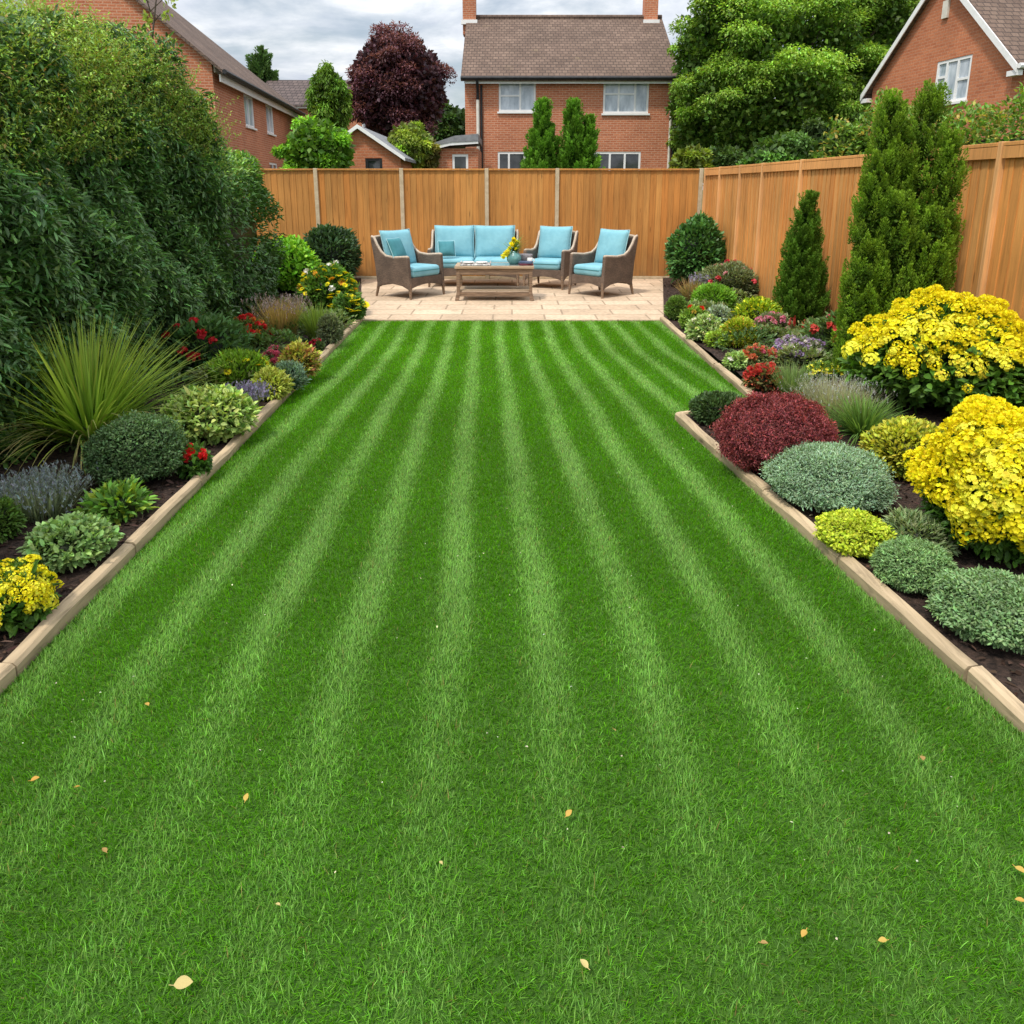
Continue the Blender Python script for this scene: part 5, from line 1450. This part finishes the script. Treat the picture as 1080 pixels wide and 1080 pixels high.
seat('wicker_armchair', 'brown wicker armchair left of the coffee table with a spare small cushion', 'armchair', (-1.47, 10.95, .012), R(54), .74, 1)
seat('wicker_sofa', 'two seat wicker sofa with blue cushions against the back fence', 'sofa', (-.60, 12.2, .012), 0, 1.43, 2)
seat('wicker_armchair', 'brown wicker armchair between the sofa and rightmost armchair', 'armchair', (.60, 11.95, .012), R(-22), .67, 1)
seat('wicker_armchair', 'brown wicker armchair standing apart at the right end of the patio', 'armchair', (1.30, 11.05, .012), R(-48), .68, 1)
def loose_cushion(label, loc, rz, w_, rx=-.35, mat='teal_dark'):
    t = put_pillow('throw_cushion', None, M[mat], w_, w_, .13, loc, rx, 0, rz)
    tag(t, label, 'cushion')
loose_cushion('small darker teal cushion leaning in the left armchair', (-1.62, 10.80, .68), R(66), .33, -.4)
loose_cushion('small dark teal cushion at the left end of the sofa seat', (-1.02, 11.98, .60), R(10), .26, -.5)

def table():
    t = thing('coffee_table', 'low brown wooden coffee table with glass top and lower shelf', 'table', (-.24, 10.62, .012), R(0))
    W_, D_, H = 1.08, .56, .475
    m = MB(); m.box(-W_ / 2, W_ / 2, -D_ / 2, -D_ / 2 + .07, H - .035, H); m.box(-W_ / 2, W_ / 2, D_ / 2 - .07, D_ / 2, H - .035, H)
    m.box(-W_ / 2, -W_ / 2 + .07, -D_ / 2 + .0705, D_ / 2 - .0705, H - .035, H); m.box(W_ / 2 - .07, W_ / 2, -D_ / 2 + .0705, D_ / 2 - .0705, H - .035, H)
    m.build('table_top', M['shelf_wood'], t, .006)
    m = MB(); m.box(-W_ / 2 + .072, W_ / 2 - .072, -D_ / 2 + .072, D_ / 2 - .072, H - .014, H + .002); m.build('glass_panel', M['glass_top'], t)
    m = MB(); m.box(-W_ / 2 + .03, W_ / 2 - .03, -D_ / 2 + .025, -D_ / 2 + .05, H - .115, H - .036); m.build('apron', M['table_wood'], t, .004)
    m = MB(); m.box(-W_ / 2 + .03, W_ / 2 - .03, D_ / 2 - .05, D_ / 2 - .025, H - .115, H - .036); m.build('apron', M['table_wood'], t, .004)
    for sx in (-1, 1):
        for sy in (-1, 1):
            m = MB(); x0 = sx * (W_ / 2 - .045); y0 = sy * (D_ / 2 - .045)
            m.tube([(x0, y0, H - .036), (x0, y0, .12), (x0 + sx * .02, y0 + sy * .01, 0)], [.034, .032, .04], 4); m.build('leg', M['table_wood'], t, .004)
    m = MB()
    for k in range(5):
        yy = -D_ / 2 + .06 + k * .09; m.box(-W_ / 2 + .05, W_ / 2 - .05, yy, yy + .082, .125, .145)
    m.build('shelf', M['shelf_wood'], t, .003)
    m = MB(); m.box(-W_ / 2 + .06, W_ / 2 - .06, -D_ / 2 + .03, -D_ / 2 + .055, .06, .122); m.build('shelf_rail', M['table_wood'], t, .003)
table()
TZ = .012 + .475 + .003
def table_things():
    # tray of patterned plates
    t = thing('serving_tray', 'white patterned serving tray with small dishes on the coffee table', 'tray', (-.50, 10.55, TZ))
    m = MB(); m.box(-.2, .2, -.12, .12, 0, .012); m.box(-.21, -.195, -.12, .12, .012, .04); m.box(.195, .21, -.12, .12, .012, .04); m.build('base', M['paper'], t, .003)
    for x_ in (-.1, .08):
        m = MB(); m.lathe([(.0, .014), (.05, .014), (.085, .035), (.08, .04), (.05, .02), (0, .02)], 18, (x_, 0, 0)); m.build('dish', M['ceramic_white'], t, smooth_=True)
    t = thing('flower_vase', 'teal round vase filled with yellow flowers on the coffee table', 'vase', (.03, 10.62, TZ))
    m = MB(); m.lathe([(.0, 0), (.06, 0), (.10, .05), (.105, .09), (.08, .14), (.045, .165), (.05, .18), (.04, .175), (.035, .15)], 20); m.build('vase_body', M['ceramic_teal'], t, smooth_=True)
    b = FB(); n = 90; a = rng.uniform(0, 6.28, n); P = np.tile([[0, 0, .16]], (n, 1)) + rng.normal(0, .02, (n, 3))
    b.blades(P, np.where(rng.random(n) < .6, rng.normal(0, .6, n), a), rng.uniform(.12, .36, n), rng.uniform(.1, 1.1, n), rng.uniform(.2, .9, n), .014, vary((.07, .14, .03), n), vary((.14, .22, .06), n), 4)
    b.build('greenery', M['leaf'], t)
    for (x_, y_, z_, sz) in ((-.12, -.03, .13, .05), (-.09, -.05, .17, .05), (-.06, -.02, .21, .05), (-.03, -.03, .27, .05), (.0, 0, .31, .045), (-.01, -.03, .34, .045), (.04, .02, .29, .04), (-.16, -.03, .10, .045), (.03, -.04, .21, .04)):
        add_flower(t, (x_, y_, z_), 'rose', YEL2 if z_ < .2 else YEL, sz)
    t = thing('stone_bowl', 'grey stone bowl on the right of the coffee table', 'bowl', (.17, 10.70, TZ))
    m = MB(); m.lathe([(0, 0), (.05, 0), (.1, .06), (.12, .12), (.11, .13), (.1, .12), (.0, .05)], 18); m.build('bowl_body', M['grey_stone'], t, smooth_=True)
    for k, (mm, lb) in enumerate((('burgundy', 'burgundy book at the bottom of the pile on the coffee table'), ('navy', 'dark blue book on top of the burgundy book on the table'))):
        m = MB(); m.box(-.09, .09, -.065, .065, 0, .026); o = m.build('book', M[mm], None, .003); o.location = (.19, 10.47, TZ + k * .0265); o.rotation_euler = (0, 0, .2 - .4 * k)
        tag(o, lb, 'book')
    t = thing('mug', 'white mug at the right edge of the coffee table', 'mug', (.25, 10.64 - .09, TZ)) if False else thing('mug', 'white mug at the right edge of the coffee table', 'mug', (.235, 10.40, TZ))
    t.location.x = .245; t.location.y = 10.385 + .24
    m = MB(); m.lathe([(0, .0), (.035, 0), (.04, .02), (.04, .09), (.035, .09), (.034, .015), (0, .012)], 16); m.build('cup', M['ceramic_white'], t, smooth_=True)
    m = MB(); m.tube([(.038, 0, .075), (.065, 0, .065), (.065, 0, .035), (.038, 0, .022)], .006, 6); m.build('handle', M['ceramic_white'], t, smooth_=True)
table_things()

# ------------------------------------------------------------------ mulch chips, ground cover, fallen leaves
def chips():
    for side in (-1, 1):
        n = 9000
        y = .6 + 11.9 * rng.random(n) ** 1.6
        if side < 0: x = left_edge(y) - .07 - rng.random(n) ** 1.3 * 1.5
        else: x = right_edge_np(y) + .07 + rng.random(n) ** 1.2 * 1.7
        ok = ~((np.abs(x) < 1.8 + .19 * (y - 8.8)) & (y > 8.7)) & (np.abs(x) < 3.3)
        x, y = x[ok], y[ok]; n = len(x)
        P = np.stack([x, y, BZ + rng.uniform(-.004, .014, n)], 1)
        D = unit(rdir(n) * np.array([1, 1, .25])); c = vary((.055, .034, .024), n, .5, .08)
        pale = rng.random(n) < .025; c[pale] = vary((.25, .19, .14), int(pale.sum()), .3)
        b = FB(); b.leaves(P, D, unit(np.array([[0, 0, 1.0]]) + rdir(n) * .6), rng.uniform(.012, .045, n), rng.uniform(.006, .018, n), c, .5, .0, True)
        o = b.build('bark_mulch', M['chip']); tag(o, 'dark bark mulch over the %s flower bed soil' % ('left' if side < 0 else 'right'), 'mulch', kind='stuff')
chips()
def cover():
    for side, spots in ((-1, [(-2.35, 6.2), (-2.2, 6.9), (-2.5, 7.6), (-2.3, 8.3), (-2.6, 8.9), (-2.15, 5.6), (-2.55, 5.2), (-2.5, 4.4), (-2.4, 9.6), (-2.7, 10.4), (-2.2, 7.6), (-2.0, 8.1)]),
                        (1, [(2.5, 7.3), (2.8, 7.0), (3.0, 7.4), (2.6, 8.2), (2.9, 8.9), (2.5, 9.4), (2.9, 10.0), (2.7, 6.6), (2.4, 6.2), (2.9, 10.9), (2.3, 8.8), (2.6, 10.4), (2.2, 7.0)])):
        b = FB()
        for (x0, y0) in spots:
            n = 520; rr = .28
            P, d, lm, dep = mound_points(rr, .2, n, int(x0 * 91 + y0 * 13) % 9999, .2, 4)
            P[:, 0] += x0; P[:, 1] += y0; P[:, 2] += BZ - .03
            base = random.choice([(.07, .13, .04), (.10, .15, .06), (.06, .11, .045), (.13, .17, .08)])
            b.leaves(P, unit(d + rdir(n) * .7 + np.array([[0, 0, .4]])), unit(np.array([[0, 0, 1.0]]) + rdir(n) * .4), .045, .022, vary(base, n, .25, .1), .3, .2, True)
        o = b.build('ground_cover', M['leaf']); tag(o, 'low mixed green ground cover between the plants of the %s bed' % ('left' if side < 0 else 'right'), 'ground cover', kind='stuff')
cover()

def fallen():
    spots = [(193, 1038, .036, 'largest fallen yellow leaf on the grass near the bottom left'), (37, 822, .022, 'fallen yellow leaf on the lawn nearest the left frame edge'),
             (82, 830, .014, 'tiny fallen leaf just right of the leaf at the left frame edge'), (260, 841, .021, 'fallen yellow leaf lying alone left of the lawn middle'),
             (110, 897, .018, 'fallen tan leaf on a pale stripe at lower left'), (155, 743, .020, 'fallen orange leaf on the left part of the lawn'),
             (600, 858, .022, 'fallen orange leaf just right of the lawn middle'), (616, 1017, .022, 'fallen cream leaf near the bottom right of the middle'),
             (806, 995, .016, 'small brown leaf left of two brighter leaves at lower right'), (848, 985, .020, 'fallen orange leaf between two others at lower right'),
             (931, 992, .018, 'fallen yellow leaf rightmost of three at lower right'), (973, 800, .022, 'fallen tan leaf on the right side of the lawn'),
             (1076, 918, .024, 'fallen green yellow leaf at the right frame edge'), (1076, 950, .020, 'fallen orange leaf lowest at the right frame edge'),
             (465, 910, .012, 'tiny pale leaf at the lower middle of the lawn'), (293, 954, .012, 'tiny pale petal above the largest fallen leaf'), (648, 770, .012, 'tiny brown leaf on the lawn right of the middle stripe')]
    for (px, py, sz, lb) in spots:
        p = ground(px, py, .034)
        m = MB(); n = 7; vs = []; sz *= .95
        for i in range(n):
            f = i / (n - 1); wv = .33 * math.sin(math.pi * f ** .8) ** .8 * sz if 0 < f < 1 else 0.0004
            zz = .10 * sz * math.sin(f * 3.1) + .12 * sz * f
            vs += [(f * sz - sz / 2, -wv, zz + .12 * wv), (f * sz - sz / 2, 0, zz - .12 * sz * math.sin(math.pi * f)), (f * sz - sz / 2, wv, zz + .25 * wv)]
        fs = [(3 * i + k, 3 * i + k + 1, 3 * i + k + 4, 3 * i + k + 3) for i in range(n - 1) for k in range(2)]
        c = random.choice([(.62, .42, .10), (.60, .48, .16), (.62, .34, .07), (.62, .52, .28)])
        if 'orange' in lb: c = (.62, .38, .09)
        if 'cream' in lb or 'pale' in lb or 'largest' in lb: c = (.66, .52, .22)
        if 'brown' in lb or 'tan' in lb: c = (.45, .28, .1)
        m.add(vs, fs, c)
        me = m.mesh('fallen_leaf', 0, True)
        o = link('fallen_leaf', me, M['petal']); o.location = p; o.rotation_euler = (random.gauss(0, .2), random.gauss(0, .2), random.uniform(0, 6.28))
        m = MB(); m.tube([(-sz / 2, 0, 0), (-sz * .75, .02 * sz, .05 * sz)], .0006, 5, c); m.build('stalk', M['chip'], o)
        tag(o, lb, 'leaf', 'fallen leaves on the lawn')
fallen()

def specks():
    n = 170; y = 1.2 + 6.5 * rng.random(n) ** 1.5; x = rng.uniform(-1.4, 1.3, n)
    b = FB(); P = np.stack([x, y, np.full(n, .032)], 1)
    b.leaves(P, unit(rdir(n) * np.array([1, 1, .3])), unit(np.array([[0, 0, 1.0]]) + rdir(n) * .3), rng.uniform(.004, .009, n), rng.uniform(.003, .006, n), vary((.62, .6, .42), n, .2, .08), .2, .1, True)
    o = b.build('petals', M['petal']); tag(o, 'tiny pale petals and clippings scattered over the lawn', 'petals', kind='stuff')
specks()
